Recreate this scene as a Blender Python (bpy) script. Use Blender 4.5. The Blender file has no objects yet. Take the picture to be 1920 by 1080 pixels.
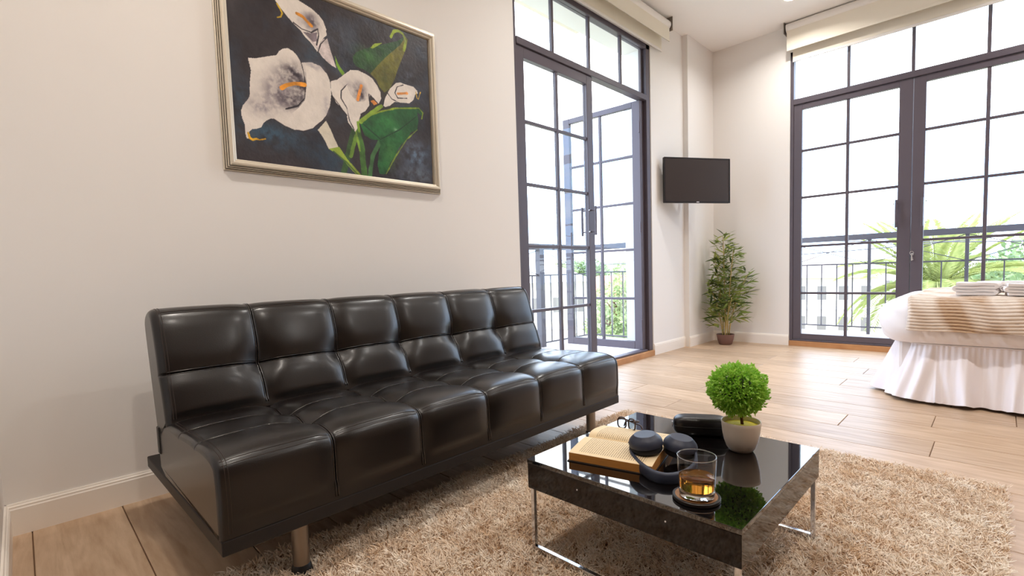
import bpy, bmesh, math, random
import numpy as np
from mathutils import Vector, Matrix
random.seed(7); rng = np.random.default_rng(7)
PI = math.pi
S = bpy.context.scene
COL = S.collection

# ------------------------------------------------------------------ camera
cd = bpy.data.cameras.new('camera'); cam = bpy.data.objects.new('camera', cd); COL.objects.link(cam)
F, YAW, PIT, ROL = 920.185464, -.783030908, -.0669214815, -.0319808639
fw = Vector((math.sin(YAW)*math.cos(PIT), math.cos(YAW)*math.cos(PIT), math.sin(PIT)))
r0 = Vector((math.cos(YAW), -math.sin(YAW), 0)); u0 = r0.cross(fw)
rt = r0*math.cos(ROL)+u0*math.sin(ROL); up = -r0*math.sin(ROL)+u0*math.cos(ROL)
cam.matrix_world = Matrix(((rt.x, up.x, -fw.x, 0), (rt.y, up.y, -fw.y, 0), (rt.z, up.z, -fw.z, .82), (0, 0, 0, 1)))
cd.sensor_fit = 'HORIZONTAL'; cd.sensor_width = 36; cd.lens = F/1920*36; cd.shift_y = 33.73/1920; cd.clip_start = .03; cd.clip_end = 1500
S.camera = cam

# ------------------------------------------------------------------ sky, sun, exposure
SKY, SUN, LAMP = 7.0, 4.6, 16.0
S.view_settings.view_transform = 'Standard'; S.view_settings.look = 'None'
S.view_settings.exposure = 0.0; S.view_settings.gamma = 1; S.view_settings.use_curve_mapping = False
S.cycles.use_denoising = True
S.cycles.max_bounces = 14; S.cycles.diffuse_bounces = 6; S.cycles.glossy_bounces = 5
S.cycles.transmission_bounces = 10; S.cycles.transparent_max_bounces = 24
S.cycles.caustics_reflective = False; S.cycles.caustics_refractive = False
S.cycles.sample_clamp_indirect = 6
w = bpy.data.worlds.new('world'); S.world = w; w.use_nodes = True
nt = w.node_tree; nt.nodes.clear(); N = nt.nodes.new; L = nt.links.new
tc = N('ShaderNodeTexCoord'); mp = N('ShaderNodeMapping'); mp.inputs['Scale'].default_value = (1, 1, 2.4)
nz = N('ShaderNodeTexNoise'); nz.inputs['Scale'].default_value = 2.6; nz.inputs['Detail'].default_value = 7; nz.inputs['Roughness'].default_value = .58
rp = N('ShaderNodeValToRGB'); rp.color_ramp.elements[0].position = .4; rp.color_ramp.elements[0].color = (.34, .58, .98, 1)
rp.color_ramp.elements[1].position = .62; rp.color_ramp.elements[1].color = (1.0, 1.0, 1.0, 1)
bg = N('ShaderNodeBackground'); bg.inputs['Strength'].default_value = SKY; wo = N('ShaderNodeOutputWorld')
L(tc.outputs['Generated'], mp.inputs[0]); L(mp.outputs[0], nz.inputs[0]); L(nz.outputs[0], rp.inputs[0]); L(rp.outputs[0], bg.inputs[0]); L(bg.outputs[0], wo.inputs[0])
sd = bpy.data.lights.new('sun', 'SUN'); sd.energy = SUN; sd.angle = .02; sd.color = (1, .95, .86)
so = bpy.data.objects.new('sun', sd); COL.objects.link(so); so.location = (6, -6, 12)
so.rotation_euler = Vector((-.45, .42, -.75)).to_track_quat('-Z', 'Y').to_euler()
# portals in the two real openings guide daylight sampling; they give off no light of their own
def portal(name, loc, rot, sx, sy):
    d = bpy.data.lights.new(name, 'AREA'); d.shape = 'RECTANGLE'; d.size = sx; d.size_y = sy; d.cycles.is_portal = True
    o = bpy.data.objects.new(name, d); COL.objects.link(o); o.location = loc; o.rotation_euler = rot
portal('portal_left', (-2.62, 3.31, 1.43), (0, -PI/2, 0), 2.84, 1.78)
portal('portal_back', (-.555, 5.78, 1.45), (-PI/2, 0, 0), 1.88, 2.84)

# ------------------------------------------------------------------ materials
def lin(c):
    return tuple(((v/255)/12.92 if v/255 <= .04045 else ((v/255+.055)/1.055)**2.4) for v in c)
MATS = {}
def mat(name, rgb, rough=.5, metal=0, coat=0, spec=.5, bump=None, vary=None, sheen=0, trans=0, ior=1.45, emit=None, coords='Object', rand=0):
    """bump=(scale,strength,stretch), vary=(scale,rgb2,contrast,stretch)"""
    m = bpy.data.materials.new(name); m.use_nodes = True; t = m.node_tree; b = t.nodes['Principled BSDF']; n = t.nodes.new; l = t.links.new
    c = lin(rgb)
    b.inputs['Base Color'].default_value = (*c, 1); b.inputs['Roughness'].default_value = rough; b.inputs['Metallic'].default_value = metal
    b.inputs['Coat Weight'].default_value = coat; b.inputs['Coat Roughness'].default_value = .03
    b.inputs['Specular IOR Level'].default_value = spec; b.inputs['IOR'].default_value = ior
    b.inputs['Sheen Weight'].default_value = sheen; b.inputs['Transmission Weight'].default_value = trans
    if emit: b.inputs['Emission Color'].default_value = (*lin(rgb), 1); b.inputs['Emission Strength'].default_value = emit
    if bump or vary: co = n('ShaderNodeTexCoord')
    if vary:
        mpp = n('ShaderNodeMapping'); mpp.inputs['Scale'].default_value = vary[3] if len(vary) > 3 else (1, 1, 1)
        no = n('ShaderNodeTexNoise'); no.inputs['Scale'].default_value = vary[0]; no.inputs['Detail'].default_value = 5
        r = n('ShaderNodeValToRGB'); k = vary[2]; r.color_ramp.elements[0].position = .5-k; r.color_ramp.elements[1].position = .5+k
        r.color_ramp.elements[0].color = (*c, 1); r.color_ramp.elements[1].color = (*lin(vary[1]), 1)
        l(co.outputs[coords], mpp.inputs[0]); l(mpp.outputs[0], no.inputs[0]); l(no.outputs[0], r.inputs[0])
        src = r.outputs[0]
        if rand:
            oi = n('ShaderNodeObjectInfo'); hs = n('ShaderNodeHueSaturation'); mr = n('ShaderNodeMapRange')
            mr.inputs['To Min'].default_value = 1-rand; mr.inputs['To Max'].default_value = 1+rand
            l(oi.outputs['Random'], mr.inputs[0]); l(mr.outputs[0], hs.inputs['Value']); l(src, hs.inputs['Color']); src = hs.outputs[0]
        l(src, b.inputs['Base Color'])
    if bump:
        mpp = n('ShaderNodeMapping'); mpp.inputs['Scale'].default_value = bump[2] if len(bump) > 2 else (1, 1, 1)
        no = n('ShaderNodeTexNoise'); no.inputs['Scale'].default_value = bump[0]; no.inputs['Detail'].default_value = 4
        bp = n('ShaderNodeBump'); bp.inputs['Strength'].default_value = bump[1]; bp.inputs['Distance'].default_value = .002
        l(co.outputs[coords], mpp.inputs[0]); l(mpp.outputs[0], no.inputs[0]); l(no.outputs[0], bp.inputs['Height']); l(bp.outputs[0], b.inputs['Normal'])
    MATS[name] = m
    return m
def glass_mat(name, tint=(1, 1, 1), refl=1.0, both=False):
    m = bpy.data.materials.new(name); m.use_nodes = True; t = m.node_tree; t.nodes.clear(); n = t.nodes.new; l = t.links.new
    o = n('ShaderNodeOutputMaterial'); mx = n('ShaderNodeMixShader'); tr = n('ShaderNodeBsdfTransparent'); gl = n('ShaderNodeBsdfGlossy')
    fr = n('ShaderNodeFresnel'); fr.inputs['IOR'].default_value = 1.45; gl.inputs['Roughness'].default_value = .01
    tr.inputs[0].default_value = (*tint, 1); gl.inputs[0].default_value = (refl, refl, refl, 1)
    ge = n('ShaderNodeNewGeometry'); inv = n('ShaderNodeMath'); inv.operation = 'SUBTRACT'; inv.inputs[0].default_value = 1; mu = n('ShaderNodeMath'); mu.operation = 'MULTIPLY'
    l(ge.outputs['Backfacing'], inv.inputs[1]); l(fr.outputs[0], mu.inputs[0]); l(inv.outputs[0], mu.inputs[1])   # a thin pane: only the face that is met first reflects
    l(fr.outputs[0] if both else mu.outputs[0], mx.inputs[0]); l(tr.outputs[0], mx.inputs[1]); l(gl.outputs[0], mx.inputs[2]); l(mx.outputs[0], o.inputs[0])
    MATS[name] = m
    return m
M_wall = mat('wall_paint', (236, 232, 228), .85, bump=(60, .05))
M_rear = mat('rear_wall_paint', (168, 146, 126), .85)
M_ceil = mat('ceiling_paint', (246, 242, 238), .9)
M_base = mat('skirting_paint', (243, 235, 225), .45)
M_frame = mat('window_metal', (88, 80, 88), .42, spec=.5)
M_frame2 = mat('grey_window_metal', (122, 117, 132), .45)
M_pane = glass_mat('window_glass', (.97, .985, .98), .9)
M_sillwood = mat('oak_sill', (196, 146, 98), .45, vary=(6, (172, 120, 76), .2, (1, 1, 1)))
M_leather = mat('black_leather', (15, 10, 9), .3, spec=.52, coat=.3, bump=(420, .2), vary=(3, (19, 13, 12), .25))
M_leather.node_tree.nodes['Principled BSDF'].inputs['Coat Roughness'].default_value = .2
M_stitch = mat('dark_thread', (48, 36, 30), .6)
M_pipe = mat('leather_piping', (34, 27, 25), .25, spec=.8)
M_plinth = mat('black_vinyl', (28, 24, 24), .5, bump=(300, .15))
M_steel = mat('brushed_steel', (150, 140, 130), .32, 1)
M_chrome = mat('chrome', (225, 225, 228), .08, 1)
M_blackrub = mat('black_plastic', (20, 20, 22), .4)
M_gloss = mat('black_gloss_lacquer', (12, 9, 9), .03, spec=.5, ior=2.3)
M_glossside = mat('brown_black_gloss', (22, 13, 11), .05, spec=.5, ior=1.5)
M_edge = mat('table_edge_trim', (150, 146, 150), .2, .6)
M_frameg = mat('champagne_gilt', (222, 212, 194), .36, .4, bump=(40, .05))
M_framed = mat('dark_gilt_groove', (74, 62, 50), .5, .3)
M_white = mat('white_cotton', (240, 236, 238), .8, sheen=.15, bump=(240, .1))
M_skirt = mat('white_satin', (240, 234, 238), .42, sheen=.2)
M_towel = mat('white_terry', (236, 230, 228), .95, sheen=.3, bump=(300, .6))
M_blind = mat('cream_blind', (236, 228, 212), .8)
M_blindt = mat('white_blind_tube', (238, 233, 228), .6)
M_tv = mat('tv_black', (30, 27, 28), .35)
M_screen = mat('tv_screen', (60, 52, 50), .28, spec=.5)
M_pot = mat('white_ceramic', (226, 214, 200), .38)
M_yellow = mat('yellow_moss', (228, 205, 40), .7, bump=(200, .4))
M_trunk = mat('brown_stem', (84, 48, 24), .8, bump=(120, .6))
M_navy = mat('navy_plastic', (50, 55, 72), .45)
M_navyd = mat('dark_navy_cushion', (20, 22, 30), .6)
M_paper = mat('page_edge', (214, 150, 74), .8, vary=(90, (188, 124, 56), .3, (.3, .3, 8)))
M_cover = mat('dark_book_cover', (34, 26, 22), .5)
M_case = mat('black_case', (20, 16, 17), .35, bump=(260, .1))
M_specs = mat('dark_spectacle_frame', (70, 50, 42), .3, .1)
M_cork = mat('coaster_wood', (176, 128, 84), .6, vary=(14, (140, 94, 58), .25, (1, 5, 1)))
M_corkd = mat('coaster_dark_rim', (32, 24, 20), .4)
M_bamboo = mat('bamboo_cane', (196, 170, 108), .6, vary=(20, (160, 140, 80), .2))
M_brownpot = mat('brown_glazed_pot', (120, 88, 78), .5, bump=(30, .2, (1, 1, 14)))
M_soil = mat('soil', (44, 34, 28), 1)
M_stone = mat('exterior_render', (226, 216, 200), .9)
M_tile = mat('balcony_tile', (214, 204, 196), .6, vary=(2.5, (176, 164, 160), .1))
M_rail = mat('railing_paint', (84, 80, 87), .55)

# planks: wood-look porcelain, grain along each plank's own length
def plank_mat():
    m = bpy.data.materials.new('wood_look_plank'); m.use_nodes = True; t = m.node_tree; b = t.nodes['Principled BSDF']; n = t.nodes.new; l = t.links.new
    co = n('ShaderNodeTexCoord'); oi = n('ShaderNodeObjectInfo'); mul = n('ShaderNodeVectorMath'); mul.operation = 'SCALE'; mul.inputs[3].default_value = 31
    cx = n('ShaderNodeCombineXYZ'); add = n('ShaderNodeVectorMath'); mp = n('ShaderNodeMapping'); mp.inputs['Scale'].default_value = (.9, 6.5, 1)
    l(oi.outputs['Random'], cx.inputs[0]); l(oi.outputs['Random'], cx.inputs[1]); l(cx.outputs[0], mul.inputs[0])
    l(co.outputs['Object'], mp.inputs[0]); l(mp.outputs[0], add.inputs[0]); l(mul.outputs[0], add.inputs[1])
    w1 = n('ShaderNodeTexNoise'); w1.inputs['Scale'].default_value = 1.6; w1.inputs['Detail'].default_value = 3; w1.inputs['Distortion'].default_value = 1.2
    wv = n('ShaderNodeMath'); wv.operation = 'MULTIPLY'; wv.inputs[1].default_value = 26
    sn = n('ShaderNodeMath'); sn.operation = 'SINE'
    l(add.outputs[0], w1.inputs[0]); l(w1.outputs[0], wv.inputs[0]); l(wv.outputs[0], sn.inputs[0])
    w2 = n('ShaderNodeTexNoise'); w2.inputs['Scale'].default_value = 5; w2.inputs['Detail'].default_value = 8; w2.inputs['Roughness'].default_value = .65
    l(add.outputs[0], w2.inputs[0])
    mr = n('ShaderNodeMapRange'); mr.inputs[1].default_value = -1; mr.inputs[2].default_value = 1; mr.inputs[3].default_value = .35; mr.inputs[4].default_value = .65
    l(sn.outputs[0], mr.inputs[0])
    mixf = n('ShaderNodeMix'); mixf.inputs[0].default_value = .62; l(mr.outputs[0], mixf.inputs[2]); l(w2.outputs[0], mixf.inputs[3])
    rp = n('ShaderNodeValToRGB'); e = rp.color_ramp.elements
    e[0].position = .3; e[0].color = (*lin((167, 136, 106)), 1); e[1].position = .72; e[1].color = (*lin((208, 181, 154)), 1)
    l(mixf.outputs[0], rp.inputs[0])
    hs = n('ShaderNodeHueSaturation'); m2 = n('ShaderNodeMapRange'); m2.inputs[3].default_value = .88; m2.inputs[4].default_value = 1.1
    l(oi.outputs['Random'], m2.inputs[0]); l(m2.outputs[0], hs.inputs['Value']); l(rp.outputs[0], hs.inputs['Color']); l(hs.outputs[0], b.inputs['Base Color'])
    b.inputs['Roughness'].default_value = .4; b.inputs['Specular IOR Level'].default_value = .34
    bp = n('ShaderNodeBump'); bp.inputs['Strength'].default_value = .15; bp.inputs['Distance'].default_value = .002
    l(w2.outputs[0], bp.inputs['Height']); l(bp.outputs[0], b.inputs['Normal'])
    return m
M_plank = plank_mat()
M_grout = mat('floor_joint', (126, 96, 72), .8)

def attr_mat(name, attr, rough=.8, sheen=0, bump=None, mix_noise=None, trans_col=0):
    m = bpy.data.materials.new(name); m.use_nodes = True; t = m.node_tree; b = t.nodes['Principled BSDF']; n = t.nodes.new; l = t.links.new
    a = n('ShaderNodeAttribute'); a.attribute_name = attr; src = a.outputs['Color']
    co = n('ShaderNodeTexCoord')
    if mix_noise:
        no = n('ShaderNodeTexNoise'); no.inputs['Scale'].default_value = mix_noise[0]; no.inputs['Detail'].default_value = 6
        hs = n('ShaderNodeHueSaturation'); mr = n('ShaderNodeMapRange'); mr.inputs[3].default_value = 1-mix_noise[1]; mr.inputs[4].default_value = 1+mix_noise[1]
        l(co.outputs['Object'], no.inputs[0]); l(no.outputs[0], mr.inputs[0]); l(mr.outputs[0], hs.inputs['Value']); l(src, hs.inputs['Color']); src = hs.outputs[0]
    l(src, b.inputs['Base Color']); b.inputs['Roughness'].default_value = rough; b.inputs['Sheen Weight'].default_value = sheen
    if bump:
        no = n('ShaderNodeTexNoise'); no.inputs['Scale'].default_value = bump[0]; no.inputs['Detail'].default_value = 5
        bp = n('ShaderNodeBump'); bp.inputs['Strength'].default_value = bump[1]; bp.inputs['Distance'].default_value = .003
        l(co.outputs['Object'], no.inputs[0]); l(no.outputs[0], bp.inputs['Height']); l(bp.outputs[0], b.inputs['Normal'])
    return m
def leaf_mat(name, c1, c2, rough=.45, tl=.35):
    """leaves let some light through"""
    m = mat(name, c1, rough, vary=(9, c2, .2), coords='Generated')
    t = m.node_tree; n = t.nodes.new; l = t.links.new; b = t.nodes['Principled BSDF']; o = t.nodes['Material Output']
    tr = n('ShaderNodeBsdfTranslucent'); mx = n('ShaderNodeMixShader'); mx.inputs[0].default_value = tl
    src = b.inputs['Base Color'].links[0].from_socket
    l(src, tr.inputs[0]); l(b.outputs[0], mx.inputs[1]); l(tr.outputs[0], mx.inputs[2]); l(mx.outputs[0], o.inputs[0])
    return m
M_leaf1 = leaf_mat('bamboo_leaf', (92, 116, 54), (150, 162, 82))
M_leaf2 = leaf_mat('bamboo_leaf_light', (158, 170, 84), (196, 196, 112))
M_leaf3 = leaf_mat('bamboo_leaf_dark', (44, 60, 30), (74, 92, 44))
M_box = leaf_mat('topiary_leaf', (132, 192, 52), (190, 230, 106))
M_palm = leaf_mat('palm_leaf', (150, 160, 96), (190, 192, 128))
M_palmo = mat('palm_fruit', (206, 150, 60), .7)
M_tree = leaf_mat('tree_leaf', (100, 124, 80), (140, 156, 106))
M_tree2 = leaf_mat('pale_tree_leaf', (124, 142, 94), (164, 174, 118))

# ------------------------------------------------------------------ building helpers
class MB:
    def __init__(s): s.v = []; s.f = []
    def add(s, vs, fs):
        k = len(s.v); s.v += [tuple(p) for p in vs]; s.f += [tuple(i+k for i in f) for f in fs]
    def box(s, a, b):
        x0, y0, z0 = a; x1, y1, z1 = b
        s.add([(x0, y0, z0), (x1, y0, z0), (x1, y1, z0), (x0, y1, z0), (x0, y0, z1), (x1, y0, z1), (x1, y1, z1), (x0, y1, z1)],
              [(0, 3, 2, 1), (4, 5, 6, 7), (0, 1, 5, 4), (1, 2, 6, 5), (2, 3, 7, 6), (3, 0, 4, 7)])
        return s
    def bar(s, p, q, w, h, upv=(0, 0, 1)):
        p = Vector(p); q = Vector(q); d = (q-p).normalized(); u = Vector(upv)
        if abs(d.dot(u)) > .99: u = Vector((1, 0, 0))
        a = d.cross(u).normalized()*w/2; b = a.cross(d).normalized()*h/2
        s.add([p-a-b, p+a-b, p+a+b, p-a+b, q-a-b, q+a-b, q+a+b, q-a+b], [(0, 3, 2, 1), (4, 5, 6, 7), (0, 1, 5, 4), (1, 2, 6, 5), (2, 3, 7, 6), (3, 0, 4, 7)])
        return s
    def tube(s, pts, r, n=8, closed=False, caps=True):
        P = [Vector(p) for p in pts]; m = len(P); R = r if isinstance(r, (list, tuple)) else [r]*m
        vs = []; prev = None
        for i in range(m):
            if closed: d = P[(i+1) % m]-P[i-1]
            else: d = P[min(i+1, m-1)]-P[max(i-1, 0)]
            d.normalize()
            if prev is None:
                a = d.cross(Vector((0, 0, 1)))
                if a.length < .05: a = d.cross(Vector((1, 0, 0)))
            else: a = prev-d*prev.dot(d)
            a.normalize(); prev = a; b = d.cross(a)
            for k in range(n):
                t = 2*PI*k/n; vs.append(P[i]+(a*math.cos(t)+b*math.sin(t))*R[i])
        fs = []
        for i in range(m if closed else m-1):
            j = (i+1) % m
            for k in range(n): fs.append((i*n+k, i*n+(k+1) % n, j*n+(k+1) % n, j*n+k))
        if caps and not closed: fs += [tuple(range(n))[::-1], tuple(range((m-1)*n, m*n))]
        s.add(vs, fs); return s
    def lathe(s, prof, n=32, c=(0, 0, 0)):
        vs = []; fs = []; m = len(prof)
        for r, z in prof:
            for k in range(n): t = 2*PI*k/n; vs.append((c[0]+r*math.cos(t), c[1]+r*math.sin(t), c[2]+z))
        for i in range(m-1):
            for k in range(n): fs.append((i*n+k, i*n+(k+1) % n, (i+1)*n+(k+1) % n, (i+1)*n+k))
        if prof[0][0] > 1e-6: fs.append(tuple(range(n))[::-1])
        if prof[-1][0] > 1e-6: fs.append(tuple(range((m-1)*n, m*n)))
        s.add(vs, fs); return s
    def grid(s, fn, nu, nv, wrapu=False):
        vs = [fn(i/(nu if wrapu else nu), j/nv) for i in range(nu if wrapu else nu+1) for j in range(nv+1)]
        fs = []; W = nv+1; U = nu if wrapu else nu+1
        for i in range(nu):
            a = i; b = (i+1) % U
            for j in range(nv): fs.append((a*W+j, b*W+j, b*W+j+1, a*W+j+1))
        s.add(vs, fs); return s
    def mesh(s, name, bevel=0, seg=2, smooth=False, weld=False, fixn=True):
        me = bpy.data.meshes.new(name); me.from_pydata([tuple(p) for p in s.v], [], s.f)
        if bevel or weld or fixn:
            bm = bmesh.new(); bm.from_mesh(me)
            if weld: bmesh.ops.remove_doubles(bm, verts=bm.verts, dist=weld if weld is not True else 1e-5)
            if bevel:
                ed = [e for e in bm.edges if len(e.link_faces) == 2 and e.calc_face_angle(0) > .6]
                bmesh.ops.bevel(bm, geom=ed, offset=bevel, segments=seg, profile=.5, affect='EDGES', clamp_overlap=True)
            if fixn: bmesh.ops.recalc_face_normals(bm, faces=bm.faces)
            bm.to_mesh(me); bm.free()
        if smooth:
            me.polygons.foreach_set('use_smooth', [True]*len(me.polygons))
        me.update(); return me
    def build(s, name, m, parent=None, loc=(0, 0, 0), rot=(0, 0, 0), **k):
        return put(name, s.mesh(name, **k), m, parent, loc, rot)
def put(name, me, m, parent=None, loc=(0, 0, 0), rot=(0, 0, 0)):
    o = bpy.data.objects.new(name, me); COL.objects.link(o)
    if m is not None and not me.materials: me.materials.append(m)
    o.location = loc; o.rotation_euler = rot
    if parent is not None: o.parent = parent
    return o
def smooth_by_angle(o, a=35):
    me = o.data; me.polygons.foreach_set('use_smooth', [True]*len(me.polygons))
    bm = bmesh.new(); bm.from_mesh(me)
    for e in bm.edges: e.smooth = not (len(e.link_faces) == 2 and e.calc_face_angle(0) > math.radians(a))
    bm.to_mesh(me); bm.free(); return o
def thing(name, label, cat, loc=(0, 0, 0), rz=0, group=None):
    o = bpy.data.objects.new(name, None); COL.objects.link(o); o.empty_display_size = .05
    o.location = loc; o.rotation_euler = (0, 0, rz); tag(o, label, cat, group); return o
def tag(o, label, cat, group=None):
    o['label'] = label; o['category'] = cat
    if group: o['group'] = group
    return o
def struct(o, label=None):
    o['kind'] = 'structure'
    if label: o['label'] = label
    return o
def sroot(name, label=None, loc=(0, 0, 0), rz=0):
    o = bpy.data.objects.new(name, None); COL.objects.link(o); o.location = loc; o.rotation_euler = (0, 0, rz); o.empty_display_size = .05
    return struct(o, label)
def np_mesh(name, V, Fq, colors=None, attr='tint', smooth=True):
    """V (n,3) float, Fq (m,4|3) int"""
    me = bpy.data.meshes.new(name); k = Fq.shape[1]
    me.vertices.add(len(V)); me.vertices.foreach_set('co', V.astype(np.float32).ravel())
    me.loops.add(Fq.size); me.loops.foreach_set('vertex_index', Fq.astype(np.int32).ravel())
    me.polygons.add(len(Fq)); me.polygons.foreach_set('loop_start', np.arange(0, Fq.size, k, dtype=np.int32))
    try: me.polygons.foreach_set('loop_total', np.full(len(Fq), k, dtype=np.int32))
    except Exception: pass
    if smooth: me.polygons.foreach_set('use_smooth', np.ones(len(Fq), dtype=bool))
    me.update(calc_edges=True)
    if colors is not None:
        a = me.color_attributes.new(attr, 'FLOAT_COLOR', 'POINT')
        c4 = np.ones((len(V), 4), dtype=np.float32); c4[:, :3] = colors; a.data.foreach_set('color', c4.ravel())
    me.validate(); return me

# ================================================================== THE ROOM
WX, BY, CZ = -2.315, 5.475, 3.13           # inner face of left wall, of back wall, ceiling
RX, RY = 3.2, -3.2
OY0, OY1, OZ = 2.42, 4.212, 2.85           # left opening
PX0, PX1, PZ = -1.503, .393, 2.88          # back opening
b = MB(); b.box((WX-.285, RY, -.3), (WX, OY0, CZ+.3)); b.box((WX-.285, OY1, -.3), (WX, BY+.285, CZ+.3)); b.box((WX-.285, OY0, OZ), (WX, OY1, CZ+.3))
b.box((WX-.285, OY0, -.3), (WX, OY1, -.012)); b.box((WX, 4.862, -.3), (-2.262, BY, CZ))
struct(b.build('wall_left', M_wall), 'cream wall with the painting and sofa along it, opening to a balcony')
b = MB(); b.box((WX, BY, -.3), (PX0, BY+.285, CZ+.3)); b.box((PX1, BY, -.3), (RX+.2, BY+.285, CZ+.3)); b.box((PX0, BY, PZ), (PX1, BY+.285, CZ+.3)); b.box((PX0, BY, -.3), (PX1, BY+.285, -.012))
struct(b.build('wall_back', M_wall), 'cream wall behind the bed with wide glazed doors')
struct(MB().box((WX, -.2, 0), (-.95, -.08, CZ)).build('wall_near', M_wall), 'short cream wall meeting the painting wall in the left corner')
struct(MB().box((RX, RY, -.3), (RX+.2, BY, CZ+.3)).build('wall_right', M_rear))
struct(MB().box((WX, RY-.2, -.3), (RX+.2, RY, CZ+.3)).build('wall_rear', M_rear))
struct(MB().box((WX-.285, RY-.2, CZ), (RX+.2, BY+.285, CZ+.25)).build('ceiling', M_ceil), 'plain pale ceiling with a recessed downlight')
fl = struct(MB().box((WX-.01, RY, -.2), (RX, BY+.01, -.006)).build('floor', M_grout), 'pale wood-look plank floor')
def plank_mesh(l, wd):
    g = .0014; c = .0016; m = MB(); hw = wd/2
    vs = []
    for (i, z) in ((g, -.008), (g, -c), (g+c, 0)):
        vs += [(i, -hw+i, z), (l-i, -hw+i, z), (l-i, hw-i, z), (i, hw-i, z)]
    fs = [(8, 9, 10, 11)]
    for k in (0, 4):
        for q in range(4): fs.append((k+q, k+(q+1) % 4, k+4+(q+1) % 4, k+4+q))
    m.add(vs, fs); return m.mesh('plank')
cache = {}
rr = random.Random(3)
for k in range(-14, 22):
    y0 = .22+.241*k; y1 = min(y0+.241, BY)
    if y1-y0 < .02: continue
    off = {12: -.22, 10: -.19, 13: .077}.get(k, rr.uniform(-.6, .6) if k % 2 else -.2+rr.uniform(-.06, .06))
    xs = [WX]; x = off-1.2*6
    while x < RX:
        if x > WX+.05: xs.append(x)
        x += 1.2
    xs.append(RX)
    for i in range(len(xs)-1):
        key = (round(xs[i+1]-xs[i], 3), round(y1-y0, 3))
        if key not in cache: cache[key] = plank_mesh(*key)
        put('plank', cache[key], M_plank, fl, (xs[i], (y0+y1)/2, 0))

def skirting(name, p, q, nrm):
    """stepped skirting board from p to q on the floor, its face pointing along nrm"""
    p = Vector((*p, 0)); q = Vector((*q, 0)); n = Vector((*nrm, 0)); prof = [(0, 0), (.013, 0), (.013, .088), (.0105, .092), (.0105, .098), (.007, .101), (.005, .107), (0, .107)]
    m = MB(); vs = [e+n*a+Vector((0, 0, z)) for e in (p, q) for a, z in prof]; k = len(prof)
    m.add(vs, [tuple(range(k))[::-1], tuple(range(k, 2*k))]+[(i, (i+1) % k, k+(i+1) % k, k+i) for i in range(k)])
    return struct(m.build(name, M_base))
skirting('baseboard_left', (WX, -.08), (WX, OY0), (1, 0))
skirting('baseboard_left_pier', (WX, OY1+.004), (WX, 4.862), (1, 0))
skirting('baseboard_left_corner', (-2.262, 4.85), (-2.262, BY), (1, 0))
skirting('baseboard_back', (-2.262, BY), (PX0, BY), (0, -1))
skirting('baseboard_back_right', (PX1, BY), (RX, BY), (0, -1))
skirting('baseboard_near', (WX, -.08), (-.95, -.08), (0, 1))
struct(MB().box((WX-.1, OY0, -.01), (-2.298, OY1, .05)).build('trim_1', M_sillwood, bevel=.004), 'oak sill strip below the left balcony doors')
struct(MB().box((PX0, 5.47, -.01), (PX1, 5.6, .05)).build('trim_2', M_sillwood, bevel=.004), 'oak sill strip below the back balcony doors')

# ------------------------------------------------------------------ glazed doors (local x = leaf width, y = thickness, z up)
def pane_grid(root, xs, zs, t=.006, y=0):
    for i in range(len(xs)-1):
        for j in range(len(zs)-1):
            MB().box((xs[i], y-t/2, zs[j]), (xs[i+1], y+t/2, zs[j+1])).build('pane', M_pane, root)
def leaf(name, label, loc, rz, wd, zb, zt, gx0, gx1, gz0, gz1, mids):
    r = sroot(name, label, loc, rz); t = .021; f = M_frame
    MB().box((0, -t, zb), (gx0, t, zt)).build('stile', f, r, bevel=.003)
    MB().box((gx1, -t, zb), (wd, t, zt)).build('stile', f, r, bevel=.003)
    MB().box((gx0, -t, zb), (gx1, t, gz0)).build('rail', f, r, bevel=.003)
    MB().box((gx0, -t, gz1), (gx1, t, zt)).build('rail', f, r, bevel=.003)
    xm = (gx0+gx1)/2
    MB().box((xm-.0125, -.014, gz0), (xm+.0125, .014, gz1)).build('muntin', f, r, bevel=.003)
    for z in mids:
        MB().box((gx0, -.013, z-.011), (xm-.0125, .013, z+.011)).build('muntin', f, r, bevel=.003)
        MB().box((xm+.0125, -.013, z-.011), (gx1, .013, z+.011)).build('muntin', f, r, bevel=.003)
    zz = [gz0]+list(mids)+[gz1]
    pane_grid(r, [gx0, xm, gx1], zz)
    return r
def pull(root, x, z0, z1, y, sgn):
    h = MB().box((x-.008, y+sgn*.045-.008, z0), (x+.008, y+sgn*.045+.008, z1)).build('handle', M_frame, root, bevel=.003)
    for z in (z0+.03, z1-.03):
        MB().tube([(x, y, z), (x, y+sgn*.045, z)], .006, 10).build('standoff', M_frame, h)
        if sgn < 0: MB().lathe([(0, -.002), (.005, -.002), (.005, .003), (0, .004)], 12).build('bolt', M_chrome, h, (x+.022*(1 if x < .3 else -1), y, z), (PI/2, 0, 0))
# left opening: outer frame + transom lights
LF = -2.352
wr = sroot('window_1', 'dark framed transom window above the left balcony doors')
def fbox(a, c, nm='frame_bar', root=None): return MB().box(a, c).build(nm, M_frame, root, bevel=.004)
fbox((LF-.03, OY0, .05), (LF+.028, 2.452, OZ), root=wr); fbox((LF-.03, 4.118, .05), (LF-.004, OY1, OZ), root=wr); fbox((LF-.004, 4.15, .05), (LF+.03, OY1, OZ), root=wr)
fbox((LF-.03, OY0, 2.806), (LF+.03, OY1, OZ), root=wr); fbox((LF-.03, 2.452, .05), (LF+.03, 4.118, .068), root=wr)
fbox((LF-.034, 2.452, 2.348), (LF+.034, 4.15, 2.396), 'transom', wr)
ms = [2.857, 3.306, 3.765]
for y in ms: MB().box((LF-.013, y-.012, 2.396), (LF+.013, y+.012, 2.806)).build('muntin', M_frame, wr, bevel=.003)
ys = [2.452]+ms+[4.15]
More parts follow.
